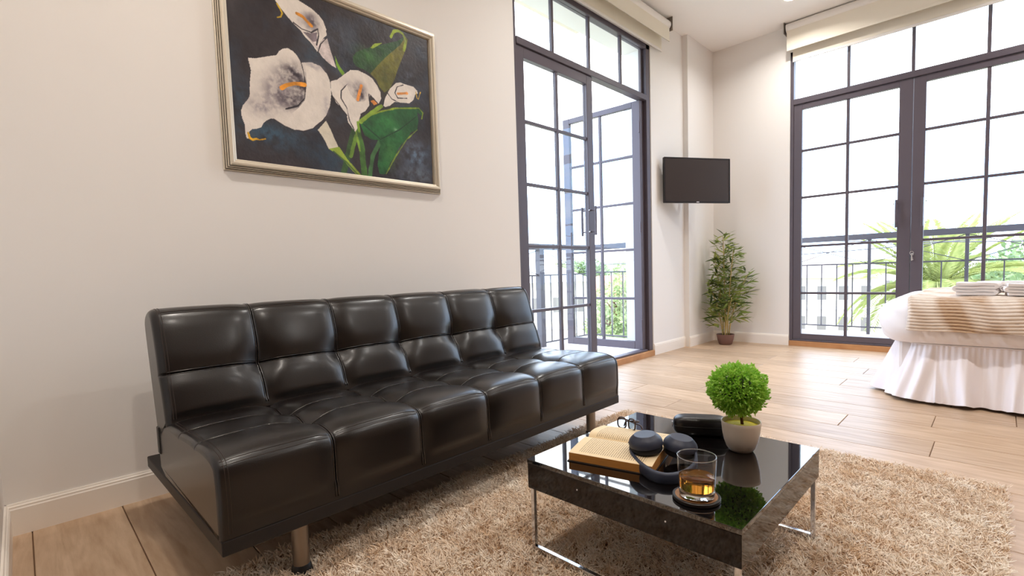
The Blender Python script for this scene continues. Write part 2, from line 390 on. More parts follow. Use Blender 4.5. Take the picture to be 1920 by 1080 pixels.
for i in range(4): MB().box((LF-.003, ys[i], 2.396), (LF+.003, ys[i+1], 2.806)).build('pane', M_pane, wr)
MID = [.545, 1.003, 1.432, 1.858]
d1 = leaf('door_1', 'closed glazed balcony door beside the painting wall', (LF, 2.455, 0), PI/2, .866, .07, 2.346, .075, .79, .142, 2.276, MID)
# pull handles on both faces of the closed leaf (local -y is the room side)
for s, n in ((-1, 0), (1, 0)):
    pull(d1, .815, 1.1, 1.33, s*.021, s)
d2 = leaf('door_2', 'glazed balcony door standing open outwards', (-2.345, 4.085, 0), PI+math.radians(4.6), .835, .07, 2.34, .078, .76, .142, 2.29, MID)
b = MB()
for z in (.3, 1.2, 2.1): b.tube([(0, .03, z-.05), (0, .03, z+.05)], .009, 10)
b.build('hinge', M_frame, d2)
# back opening
BF = 5.513
wb = sroot('window_2', 'dark framed transom window above the bedroom balcony doors')
fbox((PX0, BF-.03, .05), (-1.474, BF+.03, PZ), root=wb); fbox((.364, BF-.03, .05), (PX1, BF+.03, PZ), root=wb)
fbox((PX0, BF-.03, 2.84), (PX1, BF+.03, PZ), root=wb); fbox((-1.474, BF-.03, .05), (.364, BF+.03, .066), root=wb)
fbox((-1.474, BF-.034, 2.372), (.364, BF+.034, 2.426), 'transom', wb)
ms = [-1.028, -.565, -.101]
for x in ms: MB().box((x-.012, BF-.013, 2.426), (x+.012, BF+.013, 2.84)).build('muntin', M_frame, wb, bevel=.003)
xs = [-1.474]+ms+[.364]
for i in range(4): MB().box((xs[i], BF-.003, 2.426), (xs[i+1], BF+.003, 2.84)).build('pane', M_pane, wb)
MIDB = [.53, .993, 1.47, 1.922]
d3 = leaf('door_3', 'closed glazed balcony door left of the key', (-1.474, BF, 0), 0, .914, .068, 2.37, .072, .82, .124, 2.318, MIDB)
d4 = leaf('door_4', 'closed glazed balcony door with a key in its lock', (-.557, BF, 0), 0, .914, .068, 2.37, .083, .84, .124, 2.318, MIDB)
pull(d3, .818, 1.11, 1.35, -.021, -1); pull(d4, .076, 1.11, 1.35, -.021, -1)
k = MB().lathe([(0, 0), (.011, 0), (.011, .004), (0, .004)], 16).build('lock', M_chrome, d4, (.012, -.021, .872), (PI/2, 0, 0))
kb = MB(); kb.tube([(0, 0, .004), (0, 0, .02)], .0035, 8)
ring = [(.013*math.cos(t), .013*math.sin(t)+.012, .022) for t in np.linspace(0, 2*PI, 14, endpoint=False)]
kb.tube(ring, .003, 6, closed=True); kb.box((-.004, -.055, .018), (.004, 0, .022)); kb.box((.002, -.05, .018), (.011, -.042, .022)); kb.box((.002, -.036, .018), (.009, -.03, .022))
kb.build('key', M_chrome, k)

# ------------------------------------------------------------------ roller blinds
def blind(name, label, along, a0, a1, face, zc, front_b, rear_b, rear0, sgn):
    """along: 'y' (left wall) or 'x' (back wall); face: distance coordinate of the tube axis; sgn: towards room"""
    r = thing(name, label, 'blind')
    def pt(a, d, z): return (d, a, z) if along == 'y' else (a, d, z)
    def bx(a, d, z, a2, d2, z2):
        p = pt(a, d, z); q = pt(a2, d2, z2); return MB().box(tuple(map(min, p, q)), tuple(map(max, p, q)))
    MB().tube([pt(a0+.012, face, zc), pt(a1-.012, face, zc)], .042, 28).build('roller_tube', M_blindt, r, smooth=False)
    smooth_by_angle(r.children[-1])
    bx(a0+.02, face+sgn*.026, front_b, a1-.02, face+sgn*.028, zc-.03).build('blind_fabric', M_blind, r)
    bx(a0+.02, face+sgn*.023, front_b, a1-.02, face+sgn*.031, front_b+.022).build('bottom_bar', M_blind, r, bevel=.003)
    bx(rear0, face-sgn*.049, rear_b, a1-.03, face-sgn*.047, zc).build('blind_fabric', M_blind, r)
    bx(rear0, face-sgn*.053, rear_b, a1-.03, face-sgn*.043, rear_b+.022).build('bottom_bar', M_blindt, r, bevel=.003)
    for a in (a0, a1):
        bk = bx(a-.004, face-.05, zc-.055, a+.004, face+.05, CZ).build('bracket', M_steel, r, bevel=.001)
    return r
blind('roller_blind', 'cream roller blind rolled up above the left balcony doors', 'y', 2.25, 4.42, -2.245, 3.06, 2.905, 2.835, 2.40, 1)
blind('roller_blind', 'cream roller blind rolled up above the doors behind the bed', 'x', -1.528, .46, 5.40, 3.083, 2.862, 2.772, -1.475, -1)
o = [x for x in bpy.data.objects if x.name.startswith('roller_blind')]

# ------------------------------------------------------------------ recessed downlight in view, plus added fill lights out of view
M_lamp = mat('lamp_glow', (255, 246, 230), emit=14)
def downlight(x, y, label, pw, colr=(1, .97, .93)):
    r = thing('downlight', label, 'ceiling light', (x, y, CZ), 0, 'recessed ceiling downlights')
    MB().lathe([(.052, -.001), (.052, -.006), (.072, -.004), (.074, 0), (.06, .0)], 36).build('trim_ring', M_ceil, r)
    MB().lathe([(0, -.0035), (.052, -.0035), (.052, -.001), (0, -.001)], 32).build('diffuser', M_lamp, r)
    d = bpy.data.lights.new('downlight_lamp', 'AREA'); d.shape = 'DISK'; d.size = .1; d.energy = pw; d.color = colr; d.spread = 2.6
    o = bpy.data.objects.new('downlight_lamp', d); COL.objects.link(o); o.parent = r; o.location = (0, 0, -.009)
    return r
downlight(-1.343, 4.9, 'round recessed downlight in the ceiling near the back doors', LAMP*.75)
for x, y, l in ((-1.343, 2.6, 'added ceiling fill light over the sofa, out of view'), (.6, 2.6, 'added ceiling fill light between table and bed, out of view'),
                (.6, 4.9, 'added ceiling fill light over the bed, out of view'), (2.2, 2.6, 'added ceiling fill light by the right wall, out of view'), (.3, .4, 'added ceiling fill light over the camera side, out of view'), (-1.25, .55, 'added ceiling fill light before the painting, out of view')):
    downlight(x, y, l, LAMP*(1.4 if y > 2.65 else .95), (1, .97, .93) if y > 2.5 else (1, .92, .83))  # these six are added out of view to brighten the room

# ================================================================== SOFA (local: x = 0 at the front and negative to the back, y along the length)
SL = 1.775
sofa = thing('sofa', 'black tufted leather sofa bed against the wall under the painting', 'sofa', (-1.312, .30, 0), .0135)
def resample(P, n):
    P = np.array(P, float); d = np.r_[0, np.cumsum(np.hypot(*np.diff(P, axis=0).T))]; s = np.linspace(0, d[-1], n)
    return np.c_[np.interp(s, d, P[:, 0]), np.interp(s, d, P[:, 1])], s
def smoothprof(P, it=3, keep=()):
    P = np.array(P, float)
    for _ in range(it):
        Q = [P[0]]
        for i in range(len(P)-1): Q += [P[i]*.75+P[i+1]*.25, P[i]*.25+P[i+1]*.75]
        Q.append(P[-1]); P = np.array(Q)
    return P
def tufted(name, prof, ns, seam_s, L_, cells, dep, crown, tuft, rowdep, s_from, s_to, parent, endr=.022, fade=.03):
    """closed cushion swept along y; prof is a closed loop of (x,z); seams at equal spacing in y and at arc positions seam_s"""
    P0_, s0_ = resample(prof, 900); tot = s0_[-1]
    sv = list(np.linspace(0, tot, ns))
    for q in seam_s: sv += [q+o*sg for o in (0, .0012, .0025, .004, .006, .009, .013) for sg in (-1, 1)]
    sv = np.unique(np.round(sv, 5)); sv = sv[np.r_[True, np.diff(sv) > .0006]]; s = sv; ns = len(s)
    P = np.c_[np.interp(s, s0_, P0_[:, 0]), np.interp(s, s0_, P0_[:, 1])]; P[-1] = P[0]
    T = np.gradient(P, axis=0); T /= np.linalg.norm(T, axis=1)[:, None]; Nn = np.c_[T[:, 1], -T[:, 0]]
    c = P.mean(0)
    if np.mean(np.sum((P-c)*Nn, 1)) < 0: Nn = -Nn
    us = []
    cw = L_/cells
    for k in range(cells):
        loc = np.array([0, .004, .008, .012, .017, .023, .032, .045, .065, .09, .13, .18, .25, .33, .42, .5])
        half = np.r_[loc, 1-loc[::-1][1:]]
        us += list((k+half[:-1])*cw)
    us.append(L_); us = np.array(us)
    ends = np.array([0, .2, .5, .8])*endr
    us = np.unique(np.r_[us, ends, L_-ends])
    V = []
    m = np.clip(np.minimum((s-s_from)/.03, (s_to-s)/fade), 0, 1); m = m*m*(3-2*m)
    for u in us:
        du = np.abs(((u/cw)+.5) % 1-.5)*cw                      # distance to nearest seam (ends count as seams too)
        inner = .5 < u/cw < cells-.5
        g = dep*math.exp(-(du/.0042)**2)+dep*.7*math.exp(-(du/.03)**2) if inner else 0
        cr = crown*(1-(1-min(1, du/(cw/2)))**4)*.75+crown*.25*math.sin(PI*min(1, max(0, (u/cw) % 1)))
        rowv = np.zeros_like(s); tv = np.zeros_like(s)
        for q in seam_s:
            ds = np.abs(s-q); rowv += rowdep*np.exp(-(ds/.0035)**2)+rowdep*.9*np.exp(-(ds/.03)**2)
            if inner: tv += tuft*np.exp(-((ds/.05)**2+(du/.055)**2))
        h = m*(cr-g-rowv-tv)
        e = min(u, L_-u); k = 0
        if e < endr: k = endr-math.sqrt(max(0, endr**2-(endr-e)**2))
        Q = P+Nn*(h-k)[:, None]
        V.append(np.c_[Q[:, 0], np.full(ns, u), Q[:, 1]])
    V = np.array(V); U = len(us); n1 = ns-1                       # last profile point equals the first
    V = V[:, :n1]; mb = MB(); mb.v = [tuple(p) for p in V.reshape(-1, 3)]
    for i in range(U-1):
        for j in range(n1): mb.f.append((i*n1+j, (i+1)*n1+j, (i+1)*n1+(j+1) % n1, i*n1+(j+1) % n1))
    mb.add(V[0], [tuple(range(n1))]); mb.add(V[-1], [tuple(range(n1))[::-1]])   # end panels keep their own edge
    o = mb.build(name, M_leather, parent); smooth_by_angle(o, 50)
    def surf(u, q, off=0):
        i = int(np.argmin(np.abs(us-u))); j = int(np.argmin(np.abs(s[:-1]-q)))
        p = V[i, j]+np.array([Nn[j, 0], 0, Nn[j, 1]])*off; return Vector(p)
    return o, surf, s, us
# seat: front bottom -> front top seam -> crest -> back -> underside
seatp = [(.004, .198), (.005, .25), (.005, .31), (.003, .352), (-.001, .368), (-.008, .380), (-.02, .388), (-.045, .396), (-.1, .4015), (-.19, .400), (-.36, .392), (-.5, .386), (-.58, .378), (-.63, .35), (-.64, .28), (-.63, .198), (-.4, .197), (.004, .198)]
seatp = np.r_[np.array(seatp[:1]), smoothprof(seatp, 1)[1:-1], np.array(seatp[-1:])]
def arc_at(P, test):
    Q, s = resample(P, 600)
    return s[[i for i in range(600) if test(Q[i])][0]]
sA = arc_at(seatp, lambda p: p[0] < -.175 and p[1] > .35); sB = arc_at(seatp, lambda p: p[0] < -.345 and p[1] > .35)
s_end = arc_at(seatp, lambda p: p[0] < -.60 and p[1] < .36); s_edge = arc_at(seatp, lambda p: p[0] < -.010 and p[1] > .36)
seat, ssurf, ss, sus = tufted('seat_cushion', seatp, 150, [sA, sB], SL, 6, .006, .011, .02, .003, .03, s_end, sofa, endr=.013)
backp = [(-.487, .385), (-.495, .42), (-.53, .53), (-.565, .64), (-.588, .705), (-.605, .728), (-.635, .74), (-.675, .735), (-.71, .715), (-.722, .685), (-.71, .62), (-.67, .45), (-.64, .32), (-.62, .30), (-.53, .34), (-.487, .385)]
backp = np.r_[np.array(backp[:1]), smoothprof(backp, 2)[1:-1], np.array(backp[-1:])]
bM = arc_at(backp, lambda p: p[1] > .538); bT = arc_at(backp, lambda p: p[0] < -.70); bE = arc_at(backp, lambda p: p[0] < -.597 and p[1] > .7)
back, bsurf, bs, bus = tufted('backrest', backp, 130, [bM], SL, 6, .006, .013, .02, .007, .012, bT, sofa, endr=.018, fade=.16)
# piping along the upright seams: two fine ridges, as in the photograph
def along(surf, u, s0, s1, off, n=60):
    return [surf(u, q, off) for q in np.linspace(s0, s1, n)]
cw = SL/6
for k in range(1, 6):
    for d in (-.012*cw, .012*cw):
        MB().tube(along(ssurf, k*cw+d, .01, s_end-.05, .001, 70), .0025, 6).build('seam_piping', M_pipe, seat, smooth=True)
        MB().tube(along(bsurf, k*cw+d, .02, bT-.03, .001, 60), .0025, 6).build('seam_piping', M_pipe, back, smooth=True)
for d in (-.0045, .004):
    MB().tube([bsurf(u, bM+d, .0003) for u in np.linspace(.02, SL-.02, 170)], .0017, 6).build('seam_piping', M_pipe, back, smooth=True)
for q in (sA, sB): MB().tube([ssurf(u, q+.003, .0002) for u in np.linspace(.03, SL-.03, 170)], .0014, 6).build('seam_piping', M_pipe, seat, smooth=True)
st = MB(); sb2 = MB()
for off in (-.006, .006):                                          # double stitched top edge of the seat front
    for k in range(6):
        us_ = np.linspace(k*cw+.012, (k+1)*cw-.012, 26)
        st.tube([ssurf(u, s_edge+off, .0004) for u in us_], .0009, 5)
for e in (.022, SL-.022):
    for off in (0, .008 if e < 1 else -.008):
        st.tube(along(ssurf, e+off, .01, s_end-.02, .0004, 80), .0009, 5); sb2.tube(along(bsurf, e+off, .02, bT, .0004, 60), .0011, 5)
for off in (0, .009):
    sb2.tube([bsurf(u, bE+off, .0004) for u in np.linspace(.03, SL-.03, 150)], .0009, 5)
st.build('stitching', M_stitch, seat); sb2.build('stitching', M_stitch, back)
MB().box((-.875, .002, .158), (.004, SL-.002, .1975)).build('base_frame', M_plinth, sofa, bevel=.004)
for y in (.3, SL-.3):
    MB().bar((-.66, y, .19), (-.62, y, .34), .03, .012).build('hinge_bracket', M_blackrub, sofa)
MB().box((-.63, -.004, .27), (-.60, .02, .36)).build('hinge_bracket', M_blackrub, sofa, bevel=.004)
for i, (x, y) in enumerate(((-.045, .205), (-.075, 1.64), (-.78, .205), (-.78, 1.64))):
    lg = MB().lathe([(.0225, .03), (.0225, .16)], 28).build('leg', M_steel, sofa, (x, y, 0)); smooth_by_angle(lg)
    ft = MB().lathe([(.027, .004), (.029, .008), (.028, .018), (.0245, .032), (.0225, .036), (.02, .036)], 24).build('foot', M_blackrub, lg); smooth_by_angle(ft)

# ================================================================== RUG: base cloth + tufts of yarn
RU = (-1.515, .04, .10, 2.41)
rug = MB().box((RU[0]+.012, RU[2]+.012, .001), (RU[1]-.012, RU[3]-.012, .007)).build('shag_rug', mat('rug_backing', (150, 116, 82), 1), None)
tag(rug, 'beige long-pile shag rug under the coffee table', 'rug')
pit = .0108
gx, gy = np.meshgrid(np.arange(RU[0]+.012, RU[1]-.008, pit), np.arange(RU[2]+.012, RU[3]-.008, pit))
nT = gx.size; ST = 7
cxy = np.c_[gx.ravel(), gy.ravel()]+rng.uniform(-.005, .005, (nT, 2))
# neighbouring tufts lean together
def field(p, seed, f):
    r = np.random.default_rng(seed); a = np.zeros(len(p))
    for _ in range(10):
        k = r.normal(0, f, 2); a += np.sin(p@k+r.uniform(0, 6.3))
    return a/3.2
lean = np.c_[field(cxy, 1, 75), field(cxy, 2, 75)]*.36+rng.normal(0, .34, (nT, 2))
hgt = .018+.0035*field(cxy, 3, 40)+rng.normal(0, .002, nT)
tone = np.clip(.5+.17*field(cxy, 4, 9)+.2*field(cxy, 5, 60)+rng.normal(0, .14, nT), 0, 1)
ti = np.repeat(np.arange(nT), ST); n = len(ti)
base = cxy[ti]+rng.normal(0, .0022, (n, 2))
dr = lean[ti]+rng.normal(0, .5, (n, 2)); H = hgt[ti]*rng.uniform(.8, 1.15, n)
bend = rng.normal(0, .85, (n, 2)); ang = rng.uniform(0, PI, n); wd = rng.uniform(.0008, .0013, n)
V = np.zeros((n, 4, 2, 3), np.float32); side = np.c_[np.cos(ang), np.sin(ang)]
for q, t in enumerate((0, .38, .74, 1)):
    xy = base+dr*(H*t*.75)[:, None]+bend*(H*t*t*.55)[:, None]
    z = .005+H*(t-.16*t*t*np.minimum(2, np.hypot(*dr.T)))
    ww = wd*(1, 1.15, 1.0, .45)[q]
    for k, sg in enumerate((-1, 1)):
        V[:, q, k, :2] = xy+side*(ww*sg)[:, None]; V[:, q, k, 2] = z+sg*ww*.4
V = V.reshape(-1, 3)
V[:, 0] = np.clip(V[:, 0], RU[0]-.012, RU[1]+.012)
b0 = np.arange(n)[:, None]*8
Fq = np.concatenate([b0+np.array([q*2, q*2+1, q*2+3, q*2+2]) for q in range(3)]).astype(np.int32)
c1 = np.array(lin((220, 188, 152))); c2 = np.array(lin((255, 246, 232)))
tt = np.clip(tone[ti]+rng.normal(0, .08, n), 0, 1)[:, None]; cc = c1*(1-tt)+c2*tt
cc = np.repeat(cc[:, None, :], 8, 1)
M_rug = attr_mat('rug_yarn', 'tint', .9, .25)
pile = put('pile', np_mesh('pile', V, Fq, cc.reshape(-1, 3)), M_rug, rug); pile['kind'] = 'stuff'

# ================================================================== COFFEE TABLE
TX0, TX1, TY0, TY1, TZ0, TZ1 = -.955, -.358, 1.0, 1.605, .2, .285
tb = thing('coffee_table', 'square glossy black coffee table on thin chrome legs', 'table', ((TX0+TX1)/2, (TY0+TY1)/2, 0))
hx, hy = (TX1-TX0)/2, (TY1-TY0)/2
MB().box((-hx, -hy, TZ1-.012), (hx, hy, TZ1)).build('top_panel', M_gloss, tb, bevel=.0014, seg=2)
MB().box((-hx+.0012, -hy+.0012, TZ0), (hx-.0012, hy-.0012, TZ1-.0122)).build('apron', M_glossside, tb, bevel=.0012)
for s_ in (-1, 1):                                                  # chrome loop at the front and at the back edge
    y = s_*(hy-.012); lp = MB()
    lp.box((-hx+.006, y-.006, .016), (-hx+.018, y+.006, TZ0)).build('leg', M_chrome, tb, bevel=.001)
    MB().box((hx-.018, y-.006, .016), (hx-.006, y+.006, TZ0)).build('leg', M_chrome, tb, bevel=.001)
    MB().box((-hx+.018, y-.006, .016), (hx-.018, y+.006, .028)).build('floor_bar', M_chrome, tb, bevel=.001)
dv = MB()
for x, y in ((-.12, -hy), (.13, -hy)):
    dv.lathe([(0, 0), (.0022, 0), (.0022, .0008), (0, .001)], 10, (0, 0, 0))
    o = dv.build('cam_cap', M_white, tb, (x, y+.0012, .245), (PI/2, 0, 0)); dv = MB()

# ================================================================== THINGS ON THE TABLE
TT = TZ1
# ---- open book (local x = along the spine, y = across the pages)
bk = thing('open_book', 'open paperback with yellowed page edges lying on the coffee table', 'book', (-.853, 1.064, TT), math.atan2(.238, .971))
BL = .235
def page_mat():
    m = bpy.data.materials.new('printed_page'); m.use_nodes = True; t = m.node_tree; b = t.nodes['Principled BSDF']; n = t.nodes.new; l = t.links.new
    co = n('ShaderNodeTexCoord'); sx = n('ShaderNodeSeparateXYZ'); l(co.outputs['Object'], sx.inputs[0])
    def mth(op, a, bb=None):
        q = n('ShaderNodeMath'); q.operation = op
        for i, v in enumerate((a, bb)):
            if v is None: continue
            if isinstance(v, (int, float)): q.inputs[i].default_value = v
            else: l(v, q.inputs[i])
        return q.outputs[0]
    lines = mth('GREATER_THAN', mth('SINE', mth('MULTIPLY', sx.outputs[0], 2*PI/.0062)), .15)
    no = n('ShaderNodeTexNoise'); mp = n('ShaderNodeMapping'); mp.inputs['Scale'].default_value = (160, 420, 1); no.inputs['Scale'].default_value = 1; no.inputs['Detail'].default_value = 3
    l(co.outputs['Object'], mp.inputs[0]); l(mp.outputs[0], no.inputs[0])
    words = mth('GREATER_THAN', no.outputs[0], .43)
    mx = mth('MULTIPLY', mth('GREATER_THAN', sx.outputs[0], .022), mth('LESS_THAN', sx.outputs[0], .212))
    y = sx.outputs[1]
    my1 = mth('MULTIPLY', mth('GREATER_THAN', y, .016), mth('LESS_THAN', y, .134)); my2 = mth('MULTIPLY', mth('GREATER_THAN', y, .152), mth('LESS_THAN', y, .268))
    f = mth('MULTIPLY', mth('MULTIPLY', lines, words), mth('MULTIPLY', mx, mth('ADD', my1, my2)))
    f = mth('MULTIPLY', f, .62)
    mc = n('ShaderNodeMix'); mc.data_type = 'RGBA'; mc.inputs[6].default_value = (*lin((232, 210, 172)), 1); mc.inputs[7].default_value = (*lin((96, 74, 54)), 1)
    l(f, mc.inputs[0]); l(mc.outputs[2], b.inputs['Base Color']); b.inputs['Roughness'].default_value = .75
    return m
M_page = page_mat()
near = [(.002, .024), (.03, .0275), (.07, .0305), (.105, .032), (.128, .031), (.14, .025), (.1445, .016)]
far = [(.1455, .016), (.150, .024), (.158, .032), (.172, .0355), (.2, .0345), (.24, .029), (.27, .0235), (.285, .0205)]
for nm, pr in (('near', near), ('far', far)):
    P = smoothprof(pr, 2); k = len(P); m = MB()
    m.grid(lambda u, v: (u*BL, P[int(round(v*(k-1)))][0], P[int(round(v*(k-1)))][1]+.0005), 14, k-1)
    m.build('page', M_page, bk, smooth=True)
    m = MB(); vs = []
    for x in (0, BL): vs += [(x, p[0], p[1]) for p in P]+[(x, p[0], .003) for p in P[::-1]]
    q = 2*k; m.add(vs, [tuple(range(q)), tuple(range(q, 2*q))[::-1]]+[(i, (i+1) % q, q+(i+1) % q, q+i) for i in range(q)])
    m.build('page_block', M_paper, bk)
MB().box((-.003, -.003, .0002), (BL+.003, .288, .0028)).build('cover', M_cover, bk, bevel=.0008)

# ---- headphones
hp = thing('headphones', 'dark navy over-ear headphones lying partly on the open book', 'headphones', (-.64, 1.2, TT))
def W2(p): return Vector(p)-Vector((-.64, 1.2, TT))
def cup(center, axis, r):
    z = Vector(axis).normalized(); q = z.to_track_quat('Z', 'Y').to_euler()
    c = MB().lathe([(0, .0200), (.62*r, .0203), (.655*r, .0196), (.68*r, .0182), (.82*r, .0128), (.94*r, .0062), (.99*r, .0), (r, -.006), (.99*r, -.010), (.86*r, -.0115), (0, -.0115)], 44).build('ear_cup', M_navy, hp, W2(center), q)
    smooth_by_angle(c, 24)
    k = MB().lathe([(.86*r, -.0112), (.93*r, -.014), (.94*r, -.022), (.86*r, -.027), (.6*r, -.028), (.52*r, -.022), (.5*r, -.0116)], 36).build('ear_cushion', M_navyd, c, smooth=True)
    return c
c1p = (-.683, 1.192, TT+.061); c2p = (-.616, 1.262, TT+.048)
cup(c1p, (-.08, -.10, 1), .046); cup(c2p, (.14, .02, 1), .046)
band = [(-.716, 1.172, .318), (-.708, 1.160, .311), (-.692, 1.146, .305), (-.667, 1.128, .301), (-.637, 1.110, .299), (-.606, 1.098, .298), (-.575, 1.103, .298), (-.556, 1.130, .298), (-.549, 1.168, .299), (-.553, 1.21, .301), (-.564, 1.245, .307), (-.577, 1.268, .318)]
def spline(P, n):
    P = [Vector(p) for p in P]; out = []; m = len(P)
    for i in range(n):
        t = i/(n-1)*(m-1); k = min(int(t), m-2); f = t-k
        a, b_, c, d = P[max(k-1, 0)], P[k], P[k+1], P[min(k+2, m-1)]
        out.append(.5*((2*b_)+(c-a)*f+(2*a-5*b_+4*c-d)*f*f+(3*b_-a-3*c+d)*f**3))
    return out
bp = spline(band, 48); m = MB(); vs = []; fs = []
for i, p in enumerate(bp):                                          # flat padded strap standing on its edge
    d = (bp[min(i+1, 47)]-bp[max(i-1, 0)]).normalized(); s_ = d.cross(Vector((0, 0, 1))).normalized()
    t = i/47; hw = .0075+.0075*math.sin(PI*t)**.6; th = .003+.005*math.sin(PI*t)
    for k in range(12):
        a = 2*PI*k/12; vs.append(W2(p)+s_*th*math.copysign(abs(math.cos(a))**.6, math.cos(a))+Vector((0, 0, 1))*hw*math.copysign(abs(math.sin(a))**.7, math.sin(a)))
for i in range(47):
    for k in range(12): fs.append((i*12+k, i*12+(k+1) % 12, (i+1)*12+(k+1) % 12, (i+1)*12+k))
fs += [tuple(range(12))[::-1], tuple(range(47*12, 48*12))]
m.add(vs, fs); smooth_by_angle(m.build('headband', M_navy, hp), 60)
for a, cc in ((band[0], c1p), (band[-1], c2p)):
    v = Vector(a)-Vector((cc[0], cc[1], a[2])); v.normalize()
    q = Vector(cc)+v*.043+Vector((0, 0, -.004)); q.z = cc[2]-.004
    MB().tube([W2(a), W2((a[0], a[1], (a[2]+q.z)/2+.003)), W2(q)], [.0062, .0058, .005], 10).build('yoke', M_navy, hp, smooth=True)
# small metal pivots between the cups
MB().tube([W2((-.655, 1.232, TT+.052)), W2((-.649, 1.237, TT+.046))], .0028, 8).build('pivot_pin', M_chrome, hp)

# ---- whisky glass on a coaster
GX, GY = -.483, 1.069
co = thing('coaster', 'round wooden coaster with dark rim under the whisky glass', 'coaster', (GX-.004, GY+.006, TT))
smooth_by_angle(MB().lathe([(.050, 0), (.053, .002), (.053, .008), (.0515, .0092), (.047, .0094), (.047, .0085)], 48).build('rim', M_corkd, co))
smooth_by_angle(MB().lathe([(0, .0004), (.0468, .0004), (.0468, .0093), (0, .0093)], 48).build('wood_disc', M_cork, co))
gz = TT+.0096
tg = thing('whisky_glass', 'clear tumbler of amber whisky standing on the coaster', 'glass', (GX, GY, gz))
def glass_bsdf(name, col, ior=1.48, rough=0, vol=None):
    m = bpy.data.materials.new(name); m.use_nodes = True; t = m.node_tree; t.nodes.clear(); n = t.nodes.new; l = t.links.new
    o = n('ShaderNodeOutputMaterial'); g = n('ShaderNodeBsdfRefraction'); f = n('ShaderNodeFresnel'); gl = n('ShaderNodeBsdfGlossy'); mx = n('ShaderNodeMixShader')
    g.inputs['IOR'].default_value = ior; f.inputs['IOR'].default_value = ior; g.inputs[0].default_value = (*col, 1); g.inputs['Roughness'].default_value = rough; gl.inputs['Roughness'].default_value = .01
    l(f.outputs[0], mx.inputs[0]); l(g.outputs[0], mx.inputs[1]); l(gl.outputs[0], mx.inputs[2]); l(mx.outputs[0], o.inputs[0])
    return m
M_glass = glass_bsdf('clear_glass_base', (.99, .995, .99)); M_whisky = glass_bsdf('whisky', (.98, .63, .22), 1.2); M_wall_g = glass_mat('tumbler_glass', (.975, .98, .98), 1.0)
prof = [(.0388, .005), (.0395, .02), (.0418, .06), (.0432, .0945), (.0425, .0958), (.0416, .0945), (.0402, .06), (.0380, .0212), (.0378, .0205)]
smooth_by_angle(MB().lathe(prof, 64).build('tumbler', M_wall_g, tg, fixn=True, weld=True), 40)
MB().tube([(.0424*math.cos(t), .0424*math.sin(t), .0952) for t in np.linspace(0, 2*PI, 72, endpoint=False)], .0011, 8, closed=True).build('rim', M_glass, tg, smooth=True)
smooth_by_angle(MB().lathe([(0, 0), (.034, 0), (.0375, .0015), (.0387, .005), (.0392, .0150), (.036, .0176), (0, .0172)], 64).build('glass_base', M_glass, tg, weld=True), 40)
smooth_by_angle(MB().lathe([(0, .0180), (.0348, .0184), (.0374, .0208), (.0388, .046), (.0392, .0475), (.038, .0466), (0, .0464)], 64).build('whisky', M_whisky, tg, weld=True), 40)

# ---- folded spectacles
sg = thing('spectacles', 'folded dark-framed spectacles resting at the back of the book', 'spectacles', (-.853, 1.374, TT))
ax = Vector((-.85, .5, 0)).normalized(); sd_ = Vector((ax.y, -ax.x, 0))
base = Vector((0, 0, .032))
def LP(a, h, dpt=0): return base+ax*a+Vector((0, 0, h-.2*a))+sd_*dpt
fr = MB()
for c_ in (-.034, .034):
    pts = []
    for t in np.linspace(0, 2*PI, 26, endpoint=False):
        cx_ = .026*math.copysign(abs(math.cos(t))**.75, math.cos(t)); cz_ = .0185*math.copysign(abs(math.sin(t))**.8, math.sin(t))
        pts.append(LP(c_+cx_, cz_, .004*(abs(c_+cx_)/.06)**2*-1))
    fr.tube(pts, .0025, 8, closed=True)
fr.tube([LP(-.009, .004), LP(0, .008), LP(.009, .004)], .0014, 7)
fr.build('frame', M_specs, sg, smooth=True)
lens = MB()
for c_ in (-.034, .034):
    lens.lathe([(0, -.0005), (1, -.0005), (1, .0005), (0, .0005)], 24)
for i, c_ in enumerate((-.034, .034)):
    m = MB(); ring = []
    for t in np.linspace(0, 2*PI, 26, endpoint=False):
        ring.append((.0255*math.copysign(abs(math.cos(t))**.75, math.cos(t)), .018*math.copysign(abs(math.sin(t))**.8, math.sin(t))))
    vs = [LP(c_+a, h, -.0004) for a, h in ring]+[LP(c_+a, h, .0004) for a, h in ring]; k = 26
    m.add(vs, [tuple(range(k)), tuple(range(k, 2*k))[::-1]]+[(j, (j+1) % k, k+(j+1) % k, k+j) for j in range(k)]); m.build('lens', M_pane, sg)
for e, tip, z in ((-.061, .062, .006), (.061, -.058, .001)):
    m = MB(); m.tube(spline([LP(e, .010, -.003), LP(e*.96, .010, .010), LP(e*.6, .008+z*.3, .0165), LP(0, z, .02), LP(tip*.8, z-.006, .022), LP(tip, -.016, .021)], 24), .0024, 8)
    m.build('temple', M_specs, sg, smooth=True)

# ---- spectacle case
cs = thing('spectacle_case', 'black rounded spectacle case lying behind the book on the table', 'case', (-.668, 1.51, TT), math.atan2(.50, .86))
def cap(u, v, z0, z1, hl=.084, hw=.036, hh=.031):
    # superellipsoid shell between two heights
    t = -PI/2+PI*v; a = 2*PI*u
    def pw(x, e): return math.copysign(abs(x)**e, x)
    x = hl*pw(math.cos(a), .36)*pw(math.cos(t), .36); y = hw*pw(math.sin(a), .7)*pw(math.cos(t), .5); z = hh*pw(math.sin(t), .62)
    return (x, y, z+hh)
def shell(lo, hi):
    m = MB(); nu, nv = 48, 14
    vs = [cap(i/nu, lo+(hi-lo)*j/nv, 0, 0) for i in range(nu) for j in range(nv+1)]; fs = []
    for i in range(nu):
        for j in range(nv): fs.append((i*(nv+1)+j, ((i+1) % nu)*(nv+1)+j, ((i+1) % nu)*(nv+1)+j+1, i*(nv+1)+j+1))
    m.add(vs, fs); return m
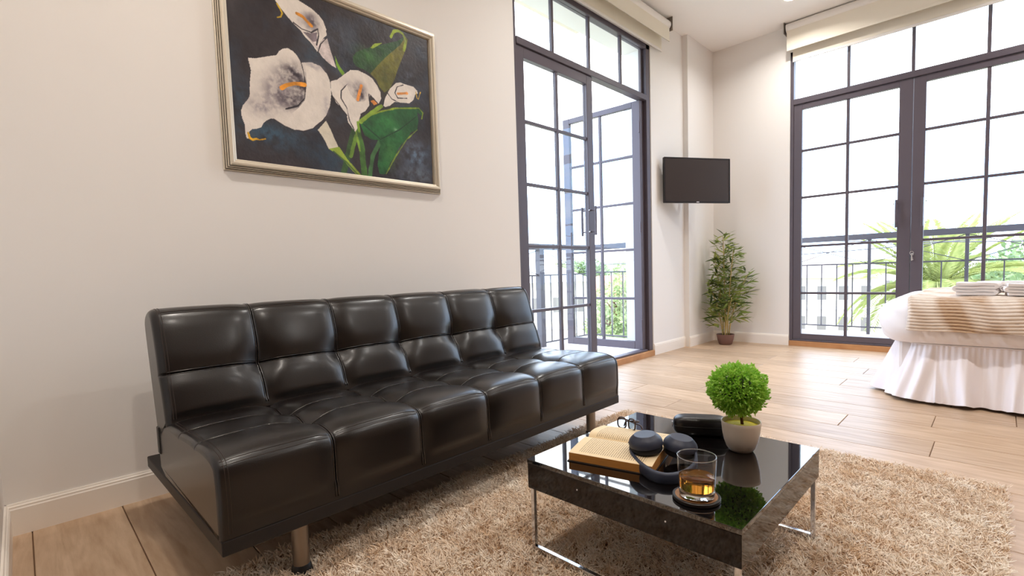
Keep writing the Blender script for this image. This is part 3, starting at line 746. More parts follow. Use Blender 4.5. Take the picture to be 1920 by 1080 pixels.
smooth_by_angle(shell(.0, .5).build('base', M_case, cs, weld=True), 60)
smooth_by_angle(shell(.505, 1.0).build('lid', M_case, cs, weld=True), 60)
m = MB(); m.tube([cap(i/60, .502, 0, 0) for i in range(60)], .0012, 6, closed=True); m.build('rim', M_blackrub, cs)
rg = [(-.0865, .006*math.cos(t), .030+.008*math.sin(t)) for t in np.linspace(0, 2*PI, 20, endpoint=False)]
MB().tube(rg, .0012, 6, closed=True).build('pull_ring', M_chrome, cs, smooth=True)

# ---- topiary in a white pot
tp = thing('topiary_plant', 'round green artificial topiary in a white pot on the table', 'potted plant', (-.522, 1.45, TT))
smooth_by_angle(MB().lathe([(0, 0), (.026, 0), (.032, .002), (.039, .012), (.0455, .03), (.05, .052), (.0527, .078), (.0535, .086), (.0525, .0882), (.051, .087), (.0495, .074), (0, .073)], 48).build('pot', M_pot, tp, weld=True), 40)
smooth_by_angle(MB().lathe([(.0495, .0745), (.04, .0765), (.02, .078), (0, .0782)], 32).build('moss', M_yellow, tp, weld=True))
MB().tube([(.004, -.001, .073), (.001, 0, .1), (-.004, .001, .13), (-.006, 0, .17)], [.0045, .004, .0042, .003], 10).build('stem', M_trunk, tp, smooth=True)
cen = np.array([-.010, -.002, .178]); nl = 7000
d = rng.normal(0, 1, (nl, 3)); d /= np.linalg.norm(d, axis=1)[:, None]
rad = .076*rng.uniform(.55, 1.02, nl)**.5; rad = np.minimum(rad*(1+.09*np.sin(d[:, 0]*9+1)*np.sin(d[:, 1]*9+2)*np.sin(d[:, 2]*9)+.05*np.sin(d@np.array([17, 13, 19.]))), .083)
pos = cen+d*rad[:, None]*np.array([1, 1, .93])+rng.normal(0, .0015, (nl, 3))
def leaf_quads(pos, dirs, ln, wdt, r):
    """small folded leaf blades: 6 vertices, 2 quads each"""
    n = len(pos); dirs = dirs/np.linalg.norm(dirs, axis=1)[:, None]
    up_ = r.normal(0, 1, (n, 3)); sd = np.cross(dirs, up_); sd /= np.linalg.norm(sd, axis=1)[:, None]; nm = np.cross(sd, dirs)
    ln = np.broadcast_to(ln, n)[:, None]; wdt = np.broadcast_to(wdt, n)[:, None]
    a = pos; tip = pos+dirs*ln; mid = pos+dirs*ln*.5
    V = np.stack([a, mid+sd*wdt*.5+nm*wdt*.18, tip, mid-sd*wdt*.5+nm*wdt*.18], 1).reshape(-1, 3)
    i = np.arange(n)[:, None]*4
    Fq = np.concatenate([i+np.array([0, 1, 2]), i+np.array([0, 2, 3])]); return V, Fq
V, Fq = leaf_quads(pos, d+rng.normal(0, .7, (nl, 3)), rng.uniform(.008, .013, nl), rng.uniform(.0045, .007, nl), rng)
fo = put('foliage', np_mesh('foliage', V, Fq, smooth=False), M_box, tp); fo['kind'] = 'stuff'
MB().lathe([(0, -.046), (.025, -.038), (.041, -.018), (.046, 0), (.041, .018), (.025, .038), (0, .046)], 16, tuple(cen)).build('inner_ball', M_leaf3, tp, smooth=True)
tw = MB()
for _ in range(40):
    q = rng.normal(0, 1, 3); q /= np.linalg.norm(q); tw.tube([cen+q*.005+np.array([.002, 0, -.01]), cen+q*.066], [.0012, .0007], 4)
tw.build('twigs', M_trunk, tp)

# ================================================================== PAINTING
PDATA = [["b",[58,84,104],[0.147,0.155,0.152,0.073,0.8]],["b",[52,74,92],[0.021,0.323,0.057,0.11,0.6]],["b",[48,78,98],[0.415,0.069,0.086,0.061,0.5]],["b",[96,116,138],[0.897,0.18,0.086,0.11,0.8]],["b",[92,104,118],[0.86,0.712,0.057,0.073,0.5]],["b",[90,104,120],[0.486,0.813,0.067,0.085,0.5]],["b",[60,80,98],[0.344,0.672,0.057,0.073,0.5]],["b",[58,66,78],[0.474,0.34,0.057,0.073,0.5]],["b",[100,112,126],[0.892,0.051,0.133,0.049,0.7]],["b",[44,60,76],[0.318,0.106,0.114,0.073,0.5]],["b",[66,64,72],[0.908,1.015,0.067,0.049,0.4]],["p",[40,76,40],[[0.553,0.692],[0.552,0.725],[0.571,0.761],[0.613,0.796],[0.677,0.837],[0.743,0.88],[0.811,0.922],[0.859,0.971],[0.876,0.953],[0.861,0.886],[0.835,0.815],[0.809,0.745],[0.783,0.663],[0.752,0.593],[0.718,0.558],[0.692,0.586],[0.678,0.629],[0.647,0.649],[0.607,0.67],[0.567,0.674]]],["b",[74,120,62],[0.642,0.77,0.076,0.049,0.5]],["p",[112,108,40],[[0.859,0.977],[0.876,0.953],[0.861,0.886],[0.835,0.815],[0.809,0.745],[0.783,0.663],[0.752,0.593],[0.718,0.558],[0.692,0.586],[0.673,0.628],[0.642,0.653],[0.693,0.729],[0.751,0.809],[0.822,0.895],[0.846,0.935]]],["b",[70,78,34],[0.733,0.647,0.057,0.098,0.6]],["l",[140,160,40],[0.0138,[[0.773,0.934],[0.793,0.978],[0.82,0.992],[0.848,0.981],[0.865,0.943],[0.849,0.875]]]],["p",[142,166,50],[[0.65,0.819],[0.677,0.855],[0.721,0.875],[0.698,0.851],[0.665,0.819]]],["p",[226,217,208],[[0.195,0.91],[0.29,0.954],[0.323,0.943],[0.356,0.932],[0.39,0.909],[0.411,0.881],[0.423,0.842],[0.423,0.804],[0.407,0.782],[0.392,0.754],[0.382,0.724],[0.376,0.689],[0.359,0.715],[0.343,0.736],[0.322,0.754],[0.303,0.783],[0.282,0.801],[0.259,0.822],[0.236,0.848],[0.217,0.875],[0.207,0.886]]],["p",[196,184,182],[[0.315,0.783],[0.367,0.788],[0.382,0.729],[0.402,0.774],[0.425,0.789],[0.44,0.718],[0.456,0.658],[0.464,0.627],[0.428,0.643],[0.397,0.67],[0.376,0.7]]],["p",[120,108,114],[[0.311,0.781],[0.35,0.789],[0.378,0.805],[0.376,0.754],[0.356,0.741],[0.335,0.759]]],["l",[38,33,40],[0.0049,[[0.271,0.816],[0.307,0.795],[0.35,0.793],[0.382,0.826],[0.385,0.789],[0.372,0.73]]]],["l",[38,33,40],[0.0041,[[0.376,0.689],[0.392,0.743],[0.423,0.79]]]],["b",[70,60,70],[0.353,0.856,0.032,0.044,0.85]],["b",[160,150,155],[0.318,0.841,0.057,0.049,0.35]],["l",[216,140,44],[0.0154,[[0.288,0.874],[0.315,0.866],[0.352,0.832]]]],["l",[205,170,40],[0.0073,[[0.204,0.89],[0.216,0.869],[0.224,0.847],[0.217,0.825],[0.202,0.815]]]],["p",[110,150,45],[[0.458,0.703],[0.479,0.649],[0.504,0.613],[0.495,0.593],[0.482,0.606],[0.465,0.644]]],["p",[216,208,190],[[0.355,0.234],[0.398,0.299],[0.419,0.248],[0.435,0.196],[0.456,0.144],[0.427,0.133],[0.404,0.134],[0.388,0.175],[0.367,0.215]]],["l",[52,82,44],[0.0275,[[0.537,0.276],[0.506,0.143],[0.474,0.006]]]],["l",[104,140,52],[0.0194,[[0.548,0.244],[0.514,0.11]]]],["l",[70,112,50],[0.0324,[[0.555,0.291],[0.576,0.156],[0.582,-0.013]]]],["l",[126,160,60],[0.0113,[[0.547,0.278],[0.564,0.154]]]],["l",[66,112,64],[0.0227,[[0.683,0.243],[0.633,0.132],[0.61,-0.009]]]],["p",[140,160,60],[[0.404,0.134],[0.456,0.156],[0.492,0.094],[0.562,0.002],[0.542,-0.007],[0.481,0.07],[0.436,0.112]]],["l",[70,100,46],[0.0065,[[0.427,0.122],[0.491,0.066],[0.552,-0.006]]]],["p",[34,92,46],[[0.577,0.343],[0.626,0.39],[0.691,0.431],[0.77,0.474],[0.851,0.502],[0.923,0.518],[0.953,0.5],[0.952,0.446],[0.94,0.469],[0.916,0.484],[0.922,0.428],[0.911,0.362],[0.868,0.333],[0.842,0.283],[0.805,0.238],[0.78,0.196],[0.767,0.156],[0.737,0.114],[0.718,0.062],[0.695,0.022],[0.668,0.024],[0.659,0.077],[0.668,0.15],[0.681,0.213],[0.672,0.241],[0.629,0.238],[0.594,0.254],[0.585,0.287],[0.576,0.314]]],["b",[62,140,70],[0.743,0.372,0.076,0.049,0.6]],["b",[20,60,34],[0.824,0.404,0.067,0.049,0.6]],["b",[74,128,58],[0.734,0.163,0.038,0.085,0.5]],["b",[150,190,150],[0.775,0.331,0.015,0.012,0.6]],["l",[24,62,36],[0.0057,[[0.592,0.323],[0.683,0.249],[0.798,0.336],[0.908,0.45]]]],["l",[128,150,46],[0.0081,[[0.599,0.37],[0.691,0.429],[0.781,0.474],[0.929,0.514],[0.954,0.488],[0.945,0.447]]]],["l",[110,132,48],[0.0057,[[0.911,0.362],[0.842,0.283],[0.77,0.159],[0.706,0.029]]]],["p",[226,217,208],[[0.071,0.55],[0.098,0.556],[0.145,0.582],[0.188,0.605],[0.2,0.632],[0.218,0.652],[0.239,0.662],[0.263,0.655],[0.279,0.636],[0.294,0.601],[0.342,0.62],[0.385,0.612],[0.415,0.578],[0.429,0.528],[0.43,0.462],[0.421,0.393],[0.401,0.333],[0.37,0.281],[0.333,0.237],[0.288,0.211],[0.246,0.209],[0.206,0.222],[0.167,0.247],[0.148,0.249],[0.128,0.232],[0.115,0.214],[0.107,0.192],[0.087,0.179],[0.068,0.173],[0.056,0.155],[0.061,0.121],[0.044,0.118],[0.039,0.151],[0.04,0.191],[0.032,0.223],[0.029,0.256],[0.037,0.288],[0.053,0.317],[0.066,0.345],[0.069,0.386],[0.072,0.435],[0.078,0.487],[0.072,0.529]]],["b",[52,44,54],[0.257,0.515,0.059,0.061,0.95]],["b",[58,50,60],[0.242,0.381,0.063,0.049,0.95]],["b",[96,86,96],[0.183,0.41,0.057,0.085,0.7]],["b",[120,110,120],[0.116,0.31,0.057,0.049,0.75]],["b",[60,52,62],[0.287,0.452,0.029,0.073,0.9]],["b",[150,142,150],[0.359,0.602,0.048,0.02,0.6]],["b",[150,142,150],[0.398,0.387,0.019,0.073,0.5]],["l",[226,214,204],[0.0024,[[0.306,0.595],[0.31,0.554]]]],["l",[38,33,40],[0.0049,[[0.294,0.607],[0.304,0.552],[0.309,0.48],[0.302,0.403],[0.269,0.35],[0.214,0.318]]]],["p",[226,217,208],[[0.313,0.592],[0.349,0.589],[0.383,0.557],[0.393,0.484],[0.375,0.38],[0.327,0.303],[0.283,0.27],[0.242,0.302],[0.273,0.342],[0.302,0.392],[0.315,0.481]]],["l",[222,146,44],[0.017,[[0.201,0.43],[0.223,0.453],[0.259,0.473],[0.306,0.481]]]],["l",[210,160,40],[0.0073,[[0.051,0.149],[0.055,0.123],[0.068,0.115],[0.083,0.124],[0.096,0.121],[0.119,0.131]]]],["l",[52,44,52],[0.0041,[[0.159,0.248],[0.206,0.222],[0.246,0.209],[0.288,0.211],[0.333,0.237],[0.38,0.294]]]],["p",[226,217,208],[[0.432,0.54],[0.466,0.561],[0.506,0.608],[0.536,0.641],[0.576,0.652],[0.616,0.644],[0.652,0.627],[0.677,0.593],[0.696,0.552],[0.697,0.511],[0.682,0.476],[0.657,0.505],[0.637,0.523],[0.63,0.491],[0.628,0.45],[0.606,0.409],[0.579,0.384],[0.567,0.341],[0.558,0.292],[0.544,0.266],[0.53,0.286],[0.51,0.315],[0.504,0.359],[0.477,0.397],[0.454,0.419],[0.437,0.453],[0.43,0.495]]],["b",[62,52,60],[0.58,0.512,0.032,0.054,0.95]],["b",[150,140,146],[0.532,0.543,0.048,0.041,0.5]],["p",[226,217,208],[[0.51,0.544],[0.481,0.488],[0.493,0.435],[0.525,0.399],[0.569,0.387],[0.617,0.429],[0.628,0.497],[0.598,0.467],[0.562,0.455],[0.529,0.491]]],["l",[38,33,40],[0.0041,[[0.514,0.548],[0.482,0.499],[0.479,0.452],[0.506,0.403],[0.517,0.328],[0.539,0.276]]]],["l",[38,33,40],[0.0041,[[0.629,0.52],[0.63,0.45],[0.606,0.406],[0.577,0.383]]]],["l",[38,33,40],[0.0032,[[0.437,0.453],[0.477,0.397],[0.506,0.357]]]],["l",[222,140,60],[0.0138,[[0.59,0.561],[0.575,0.504],[0.566,0.47]]]],["p",[206,130,60],[[0.635,0.481],[0.656,0.493],[0.677,0.475],[0.655,0.459]]],["l",[130,158,54],[0.0194,[[0.698,0.466],[0.639,0.406],[0.577,0.337]]]],["l",[120,155,50],[0.0113,[[0.56,0.327],[0.565,0.271]]]],["p",[226,217,208],[[0.709,0.472],[0.722,0.524],[0.752,0.593],[0.788,0.64],[0.817,0.653],[0.857,0.649],[0.899,0.65],[0.922,0.632],[0.927,0.614],[0.909,0.602],[0.895,0.561],[0.87,0.531],[0.817,0.52],[0.777,0.515],[0.748,0.482],[0.719,0.465]]],["l",[38,33,40],[0.0041,[[0.834,0.642],[0.796,0.618],[0.781,0.575],[0.797,0.545],[0.853,0.559]]]],["l",[38,33,40],[0.0032,[[0.735,0.563],[0.761,0.529],[0.805,0.517]]]],["l",[224,150,80],[0.0122,[[0.799,0.574],[0.855,0.594]]]],["l",[206,166,50],[0.0049,[[0.913,0.619],[0.919,0.58],[0.928,0.575],[0.943,0.625]]]]]
pt = thing('painting', 'framed oil painting of white calla lilies hanging above the sofa', 'painting', (WX, 0, 0))
PY0, PY1, PZ0, PZ1 = .642, 1.764, 1.288, 2.183
def frame_side(a, b_, inw):
    """moulding from corner a to b_ (y,z) on the wall; stepped profile, mitred ends"""
    a = Vector((0, *a)); b_ = Vector((0, *b_)); d = (b_-a).normalized(); inw = Vector((0, *inw))
    prof = [(0, .002), (0, .007), (.002, .009), (.0045, .0095), (.005, .0055), (.007, .0055), (.0075, .015), (.009, .017), (.0105, .017), (.011, .012), (.013, .012), (.0135, .023), (.0155, .026), (.0165, .026), (.017, .021), (.019, .021), (.0195, .032), (.024, .0375), (.031, .038), (.037, .034), (.0385, .029), (.041, .029), (.046, .026), (.049, .019), (.049, .002)]
    vs = []
    for e, sg in ((a, 1), (b_, -1)): vs += [e+inw*p+d*sg*p+Vector((h, 0, 0)) for p, h in prof]
    k = len(prof); m = MB(); m.add(vs, [tuple(range(k)), tuple(range(k, 2*k))[::-1]]+[(i, (i+1) % k, k+(i+1) % k, k+i) for i in range(k)])
    o = m.build('frame_side', M_frameg, pt); o.data.materials.append(M_framed)
    for i in (3, 4, 8, 9, 13, 14): o.data.polygons[2+i].material_index = 1     # dark grooves between the outer ridges
    return o
frame_side((PY0, PZ0), (PY1, PZ0), (0, 1)); frame_side((PY1, PZ1), (PY0, PZ1), (0, -1))
frame_side((PY0, PZ1), (PY0, PZ0), (1, 0)); frame_side((PY1, PZ0), (PY1, PZ1), (-1, 0))
NU, NV = 460, 360
uu, vv = np.meshgrid(np.linspace(0, 1, NU), np.linspace(0, 1, NV), indexing='ij'); asp = .791/1.01
def vnoise(f, seed, oct=4):
    r = np.random.default_rng(seed); out = 0; amp = 1; tot = 0
    for _ in range(oct):
        g = r.random((int(f)+3, int(f*asp)+3)); x = uu*f; y = vv*f*asp; i = x.astype(int); j = y.astype(int); fx = x-i; fy = y-j
        fx = fx*fx*(3-2*fx); fy = fy*fy*(3-2*fy)
        out = out+amp*(g[i, j]*(1-fx)*(1-fy)+g[i+1, j]*fx*(1-fy)+g[i, j+1]*(1-fx)*fy+g[i+1, j+1]*fx*fy); tot += amp; amp *= .55; f *= 2.1
    return out/tot
img = np.zeros((NU, NV, 3)); n1 = vnoise(9, 1, 5); n2 = vnoise(30, 2, 4); n3 = vnoise(6, 3, 4)
img[:] = np.array((47, 41, 46)); img += (n1[..., None]-.5)*np.array((46, 44, 40)); img += np.clip(n3[..., None]-.52, 0, 1)*np.array((30, 90, 130))*.9
wob = (n2-.5); n4 = .5*n2+.5*vnoise(44, 9, 4)
for kind, colr, dta in PDATA:
    colr = np.array(colr, float)
    if kind == 'b': 
        u, v, ru, rv, a = dta; q = ((uu-u)/ru)**2+((vv-v)/rv)**2
        mk = np.clip(a*np.exp(-q*1.1)*np.clip(.3+4.2*np.clip(n4-.37, 0, 1), 0, 1.35), 0, 1)[..., None]; img = img*(1-mk)+colr*mk; continue
    if kind == 'p':
        P = np.array(dta); ins = np.zeros_like(uu, bool); x, y = uu+wob*.004, vv+wob*.004; k = len(P)
        for i in range(k):
            (x1, y1), (x2, y2) = P[i], P[(i+1) % k]
            if y1 == y2: continue
            c = ((y1 > y) != (y2 > y)) & (x < (x2-x1)*(y-y1)/(y2-y1)+x1); ins ^= c
        mk = ins.astype(float)
    else:
        wdt, P = dta; P = np.array(P); dmin = np.full_like(uu, 9.)
        for i in range(len(P)-1):
            ax_, ay = P[i]; bx_, by = P[i+1]; dx, dy = bx_-ax_, (by-ay)*asp; t = np.clip(((uu-ax_)*dx+(vv-ay)*asp*dy)/(dx*dx+dy*dy+1e-9), 0, 1)
            dmin = np.minimum(dmin, np.hypot(uu-ax_-t*dx, (vv-ay)*asp-t*dy))
        mk = np.clip((wdt/2+wob*.006-dmin)/.0015+.5, 0, 1)
    tint = colr*(1+(n2[..., None]-.5)*(.6 if colr.max() < 200 or colr.min() < 120 else .10)+(n1[..., None]-.5)*.2*(colr.max() < 200))
    img = img*(1-mk[..., None])+tint*mk[..., None]
img = np.clip(img, 0, 255)/255; li = np.where(img <= .04045, img/12.92, ((img+.055)/1.055)**2.4)
V = np.stack([np.full_like(uu, .020)+.0012*(n2-.5), .690+uu*1.01, 1.336+vv*.791], -1).reshape(-1, 3)
idx = np.arange(NU*NV).reshape(NU, NV)
Fq = np.stack([idx[:-1, :-1], idx[1:, :-1], idx[1:, 1:], idx[:-1, 1:]], -1).reshape(-1, 4)
M_art = attr_mat('oil_paint', 'tint', .42, bump=(70, .35))
put('canvas', np_mesh('canvas', V, Fq, li.reshape(-1, 3)), M_art, pt)

# ================================================================== TELEVISION
tv = thing('television', 'black flat television on a wall arm beside the corner plant', 'television', (-2.076, 4.658, 1.647), 1.038)
# local x along the screen, local -y towards the viewer
tvt = bpy.data.objects
TWd, THt = .721, .425
MB().box((-TWd/2, 0, -THt/2), (TWd/2, .028, THt/2)).build('housing', M_tv, tv, bevel=.006)
bz = MB(); e = .011
bz.box((-TWd/2, -.006, -THt/2), (TWd/2, .0, -THt/2+.017)); bz.box((-TWd/2, -.006, THt/2-e), (TWd/2, 0, THt/2)); bz.box((-TWd/2, -.006, -THt/2+.017), (-TWd/2+e, 0, THt/2-e)); bz.box((TWd/2-e, -.006, -THt/2+.017), (TWd/2, 0, THt/2-e))
bz.build('bezel', M_tv, tv)
MB().box((-TWd/2+e, -.003, -THt/2+.017), (TWd/2-e, -.0005, THt/2-e)).build('screen', M_screen, tv)
MB().box((-.016, -.0068, -THt/2+.006), (.012, -.006, -THt/2+.012)).build('badge', M_white, tv)
MB().box((-.2, .028, -.16), (.2, .05, .08)).build('rear_cover', M_tv, tv, bevel=.01)
MB().box((-.1, .05, -.1), (.1, .06, .1)).build('mount_plate', M_blackrub, tv, bevel=.003)
ca, sa = math.cos(-1.038), math.sin(-1.038)
def tl(p): x, y = p[0]+2.076, p[1]-4.658; return (x*ca-y*sa, x*sa+y*ca, p[2]-1.647)
a0 = (0, .06, 0); a1 = tl((-2.19, 4.80, 1.647)); a2 = tl((-2.30, 4.70, 1.647))
MB().bar(a0, a1, .022, .04).build('wall_arm', M_blackrub, tv); MB().bar(a1, a2, .022, .04).build('wall_arm', M_blackrub, tv)
p0 = tl((-2.312, 4.70, 1.56)); p1 = tl((-2.312, 4.70, 1.735)); MB().bar(p0, p1, .05, .008, (math.sin(0), 1, 0)).build('wall_plate', M_blackrub, tv)
for c in tv.children: pass

# ================================================================== CORNER BAMBOO
bb = thing('bamboo_plant', 'tall potted bamboo plant standing in the corner by the back doors', 'potted plant', (-2.035, 5.215, 0))
smooth_by_angle(MB().lathe([(0, 0), (.055, 0), (.064, .006), (.078, .05), (.086, .095), (.088, .107), (.084, .109), (.08, .1), (.078, .092), (0, .09)], 40).build('pot', M_brownpot, bb, weld=True), 40)
MB().lathe([(0, .094), (.04, .096), (.0785, .092)], 24).build('soil', M_soil, bb)
lv = []
for k in range(3):
    m = MB(); ln = (.12, .145, .1)[k]; wv = (.0125, .0135, .013)[k]; q = []; n = 6
    for i in range(n+1):
        t = i/n; ww = wv*math.sin(PI*min(1, t*.9+.08))**.8*(1-t*.25); dz = -.22*ln*t*t*(k-.6)
        q += [(ln*t, -ww, dz+.25*ww), (ln*t, 0, dz), (ln*t, ww, dz+.25*ww)]
    fs = []
    for i in range(n):
        for j in range(2): fs.append((i*3+j, i*3+j+1, (i+1)*3+j+1, (i+1)*3+j))
    m.add(q, fs); lv.append(m.mesh('bamboo_leaf', smooth=True))
leafm = {}
for k in range(3):
    for j, mm in enumerate((M_leaf1, M_leaf2, M_leaf3)):
        me = lv[k].copy(); me.materials.append(mm); leafm[k, j] = me
br = random.Random(11); nleaf = 0
def add_leaf(p, d, k):
    global nleaf
    if nleaf >= 298: return
    d = list(d); 
    if p[0]+d[0]*.15 < -.205: d[0] = abs(d[0])*.4
    if p[1]+d[1]*.15 > .225: d[1] = -abs(d[1])*.4
    nleaf += 1
    q = Vector(d).to_track_quat('X', 'Z'); q = q @ Matrix.Rotation(br.uniform(-.9, .9), 4, 'X').to_quaternion()
    put('leaf', leafm[k, br.choices((0, 1, 2), (5, 3, 3))[0]], None, bb, p, q.to_euler())
canes = [(.0, .0, 1.13, -.03, .02), (.025, -.01, .98, .07, -.02), (-.025, .015, .9, -.09, .01), (.03, .02, .72, .17, .03), (-.02, -.02, .66, -.13, -.05), (.01, -.03, .5, .10, -.08)]
for x, y, h, tx, ty in canes:
    def cp(t): return Vector((x+tx*t**1.6, y+ty*t**1.6, .09+(h-.09)*t))
    pts = [cp(i/14) for i in range(15)]
    c = MB().tube(pts, [.0068*(1-.55*i/14)+(.0012 if i % 2 == 0 else 0) for i in range(15)], 8).build('cane', M_bamboo, bb, smooth=True)
    nb = int(6+h*10)
    for i in range(nb):
        t = .22+.78*(i+br.random()*.6)/nb; p = cp(min(t, 1)); a = br.uniform(0, 2*PI)+(0 if tx > 0 else PI)*.3
        ln = br.uniform(.05, .17)*(1.15-.75*t)*(1.3 if h < .8 else 1)
        if i >= nb-2: ln *= .3
        e = p+Vector((math.cos(a)*ln, math.sin(a)*ln, br.uniform(.02, .09)))
        if e.x < -.17: e.x = -.17
        if e.y > .2: e.y = .2
        if ln > .03: MB().tube([p, (p+e)/2+Vector((0, 0, .008)), e], [.0022, .0017, .0012], 5).build('twig', M_bamboo, bb)
        for _ in range(br.choice((3, 4, 4))):
            aa = a+br.uniform(-1.2, 1.2); add_leaf(p.lerp(e, br.uniform(.55, 1)), (math.cos(aa), math.sin(aa), br.uniform(-.25, .75)), br.randrange(3))
xl = []                                                             # the leaves past the first 300, as one part
def more_leaf(p, d): xl.append((p, d))
for x, y, h, tx, ty in canes:
    for _ in range(int(150*h)):
        t = br.uniform(.2, 1); a = br.uniform(0, 2*PI); r_ = br.uniform(.02, .16)*(1.2-.85*t)
        p = Vector((x+tx*t**1.6+r_*math.cos(a), y+ty*t**1.6+r_*math.sin(a), .09+(h-.09)*t+br.uniform(-.02, .06)))
        if p.x < -.12 or p.y > .14: continue
        more_leaf(p, (math.cos(a), math.sin(a), br.uniform(-.3, .8)))
V, Fq = leaf_quads(np.array([list(q[0]) for q in xl]), np.array([q[1] for q in xl]), rng.uniform(.07, .11, len(xl)), rng.uniform(.012, .017, len(xl)), rng)
fo = put('foliage', np_mesh('foliage', V, Fq, smooth=False), M_leaf1, bb); fo['kind'] = 'stuff'
for i in range(20):
    a = br.uniform(0, 2*PI); add_leaf((.03*math.cos(a), .03*math.sin(a), br.uniform(.13, .26)), (math.cos(a), math.sin(a), br.uniform(.2, 1.2)), 2)

# ================================================================== BED
bed = thing('bed', 'white double bed with gathered satin skirt near the back doors', 'bed', (0, 0, 0))
BX0, BX1, BY0, BY1 = -.525, 1.52, 3.615, 4.96; BT = .588
def rr_path(x0, x1, y0, y1, r, n):
    """rounded rectangle sampled at n even steps, with outward normals"""
    segs = []; sx, sy = x1-x0-2*r, y1-y0-2*r; arc = PI*r/2; tot = 2*(sx+sy)+4*arc; out = []
    for i in range(n):
        d = tot*i/n
        for kind in range(8):
            ln = (sx, arc, sy, arc)[kind % 4]
            if d <= ln: break
            d -= ln
        c = [(x1-r, y0+r), (x1-r, y1-r), (x0+r, y1-r), (x0+r, y0+r)]
        if kind == 0: p, q = (x0+r+d, y0), (0, -1)
        elif kind == 2: p, q = (x1, y0+r+d), (1, 0)
        elif kind == 4: p, q = (x1-r-d, y1), (0, 1)
        elif kind == 6: p, q = (x0, y1-r-d), (-1, 0)
        else:
            a = -PI/2+(kind//2)*PI/2+d/r; cc = c[kind//2]; q = (math.cos(a), math.sin(a)); p = (cc[0]+r*q[0], cc[1]+r*q[1])
        out.append((p, q))
    return out
def sn(x, seed=0):                                                  # cheap smooth 1-D noise
    return math.sin(x*1.7+seed)+.6*math.sin(x*3.1+seed*2.3+1)+.35*math.sin(x*6.7+seed*.7+2)
n = 720; RP = rr_path(BX0+.13, BX1-.13, BY0+.13, BY1-.13, .07, n)
ts = np.r_[np.linspace(-1.15, 1.5, 30)]
vs = []; fs = []; K = len(ts)
def dv_off(t, i):
    a = i/n*2*PI*12
    fold = (.004*sn(a*1.0+t*1.6, 1)+.0026*sn(a*3.1+t*3.2, 5)+.0014*sn(a*9+t*4, 3))*math.cos(t)
    o = .132*max(0, math.cos(t))**.6+fold; z = .462+(BT-.462)*math.copysign(abs(math.sin(t))**.9, math.sin(t))*(1 if t > 0 else 1.05)
    return o, z
for i, (p, q) in enumerate(RP):
    for t in ts:
        o, z = dv_off(t, i); vs.append((p[0]+q[0]*o, p[1]+q[1]*o, z))
for i in range(n):
    for j in range(K-1): fs.append((i*K+j, ((i+1) % n)*K+j, ((i+1) % n)*K+j+1, i*K+j+1))
m = MB(); m.add(vs, fs)
# top panel: rings shrinking to the middle line
rings = 10; prev = [i*K+K-1 for i in range(n)]; cx0, cx1, cyc = BX0+.13+.55, BX1-.13-.55, (BY0+BY1)/2
for r_ in range(1, rings+1):
    f = r_/rings; cur = []
    for i, (p, q) in enumerate(RP):
        o, z = dv_off(1.5, i); x0_, y0_ = p[0]+q[0]*o, p[1]+q[1]*o; tx = min(max(x0_, cx0), cx1); ty = cyc
        m.v.append((x0_+(tx-x0_)*f, y0_+(ty-y0_)*f, BT+.004*sn(x0_*7+f*3, 2)*.5*math.sin(PI*f))); cur.append(len(m.v)-1)
    for i in range(n): m.f.append((prev[i], prev[(i+1) % n], cur[(i+1) % n], cur[i]))
    prev = cur
m.build('duvet', M_white, bed, smooth=True, weld=.0004)
MB().box((BX0+.1, BY0+.1, .06), (BX1-.1, BY1-.1, .44)).build('base', M_white, bed, bevel=.02)
for x in (BX0+.2, BX1-.2):
    for y in (BY0+.2, BY1-.2): MB().tube([(x, y, 0), (x, y, .08)], .025, 12).build('leg', M_blackrub, bed)
# gathered skirt
n = 1500; RP = rr_path(BX0+.085, BX1-.085, BY0+.075, BY1-.075, .2, n); K = 22; vs = []; fs = []
rs = random.Random(4)
ph = [rs.uniform(0, 6.28) for _ in range(40)]
def gath(s):                                                        # irregular gathers along the hem
    return .55*math.sin(s*34+ph[0]+2.2*math.sin(s*7+ph[1]))+.34*math.sin(s*71+ph[2]+2*math.sin(s*11+ph[3]))+.4*math.sin(s*15+ph[4])
per = 2*(BX1-BX0+BY1-BY0)
for i, (p, q) in enumerate(RP):
    s = i/n*per; g = gath(s); g2 = .5*math.sin(s*210+ph[5]+math.sin(s*31))
    for j in range(K):
        t = j/(K-1)                                                 # 0 top, 1 hem
        g = gath(s+.05*(t-.5)*math.sin(s*5+ph[7])); o = .012+.10*t**1.15+g*.042*t**.75*(1-.15*t)+g2*.004*(1-t)**2
        z = .335-t*(.335-.016)+.012*t*max(0, g)+.004*math.sin(s*30)*(1-t)
        vs.append((p[0]+q[0]*o, p[1]+q[1]*o, z))
for i in range(n):
    for j in range(K-1): fs.append((i*K+j, ((i+1) % n)*K+j, ((i+1) % n)*K+j+1, i*K+j+1))
m = MB(); m.add(vs, fs); m.build('bed_skirt', M_skirt, bed, smooth=True)
rp_ = MB().tube([(p[0]+q[0]*.014, p[1]+q[1]*.014, .335) for p, q in rr_path(BX0+.085, BX1-.085, BY0+.075, BY1-.075, .2, 200)], .005, 6, closed=True).build('skirt_piping', M_white, bed, smooth=True)

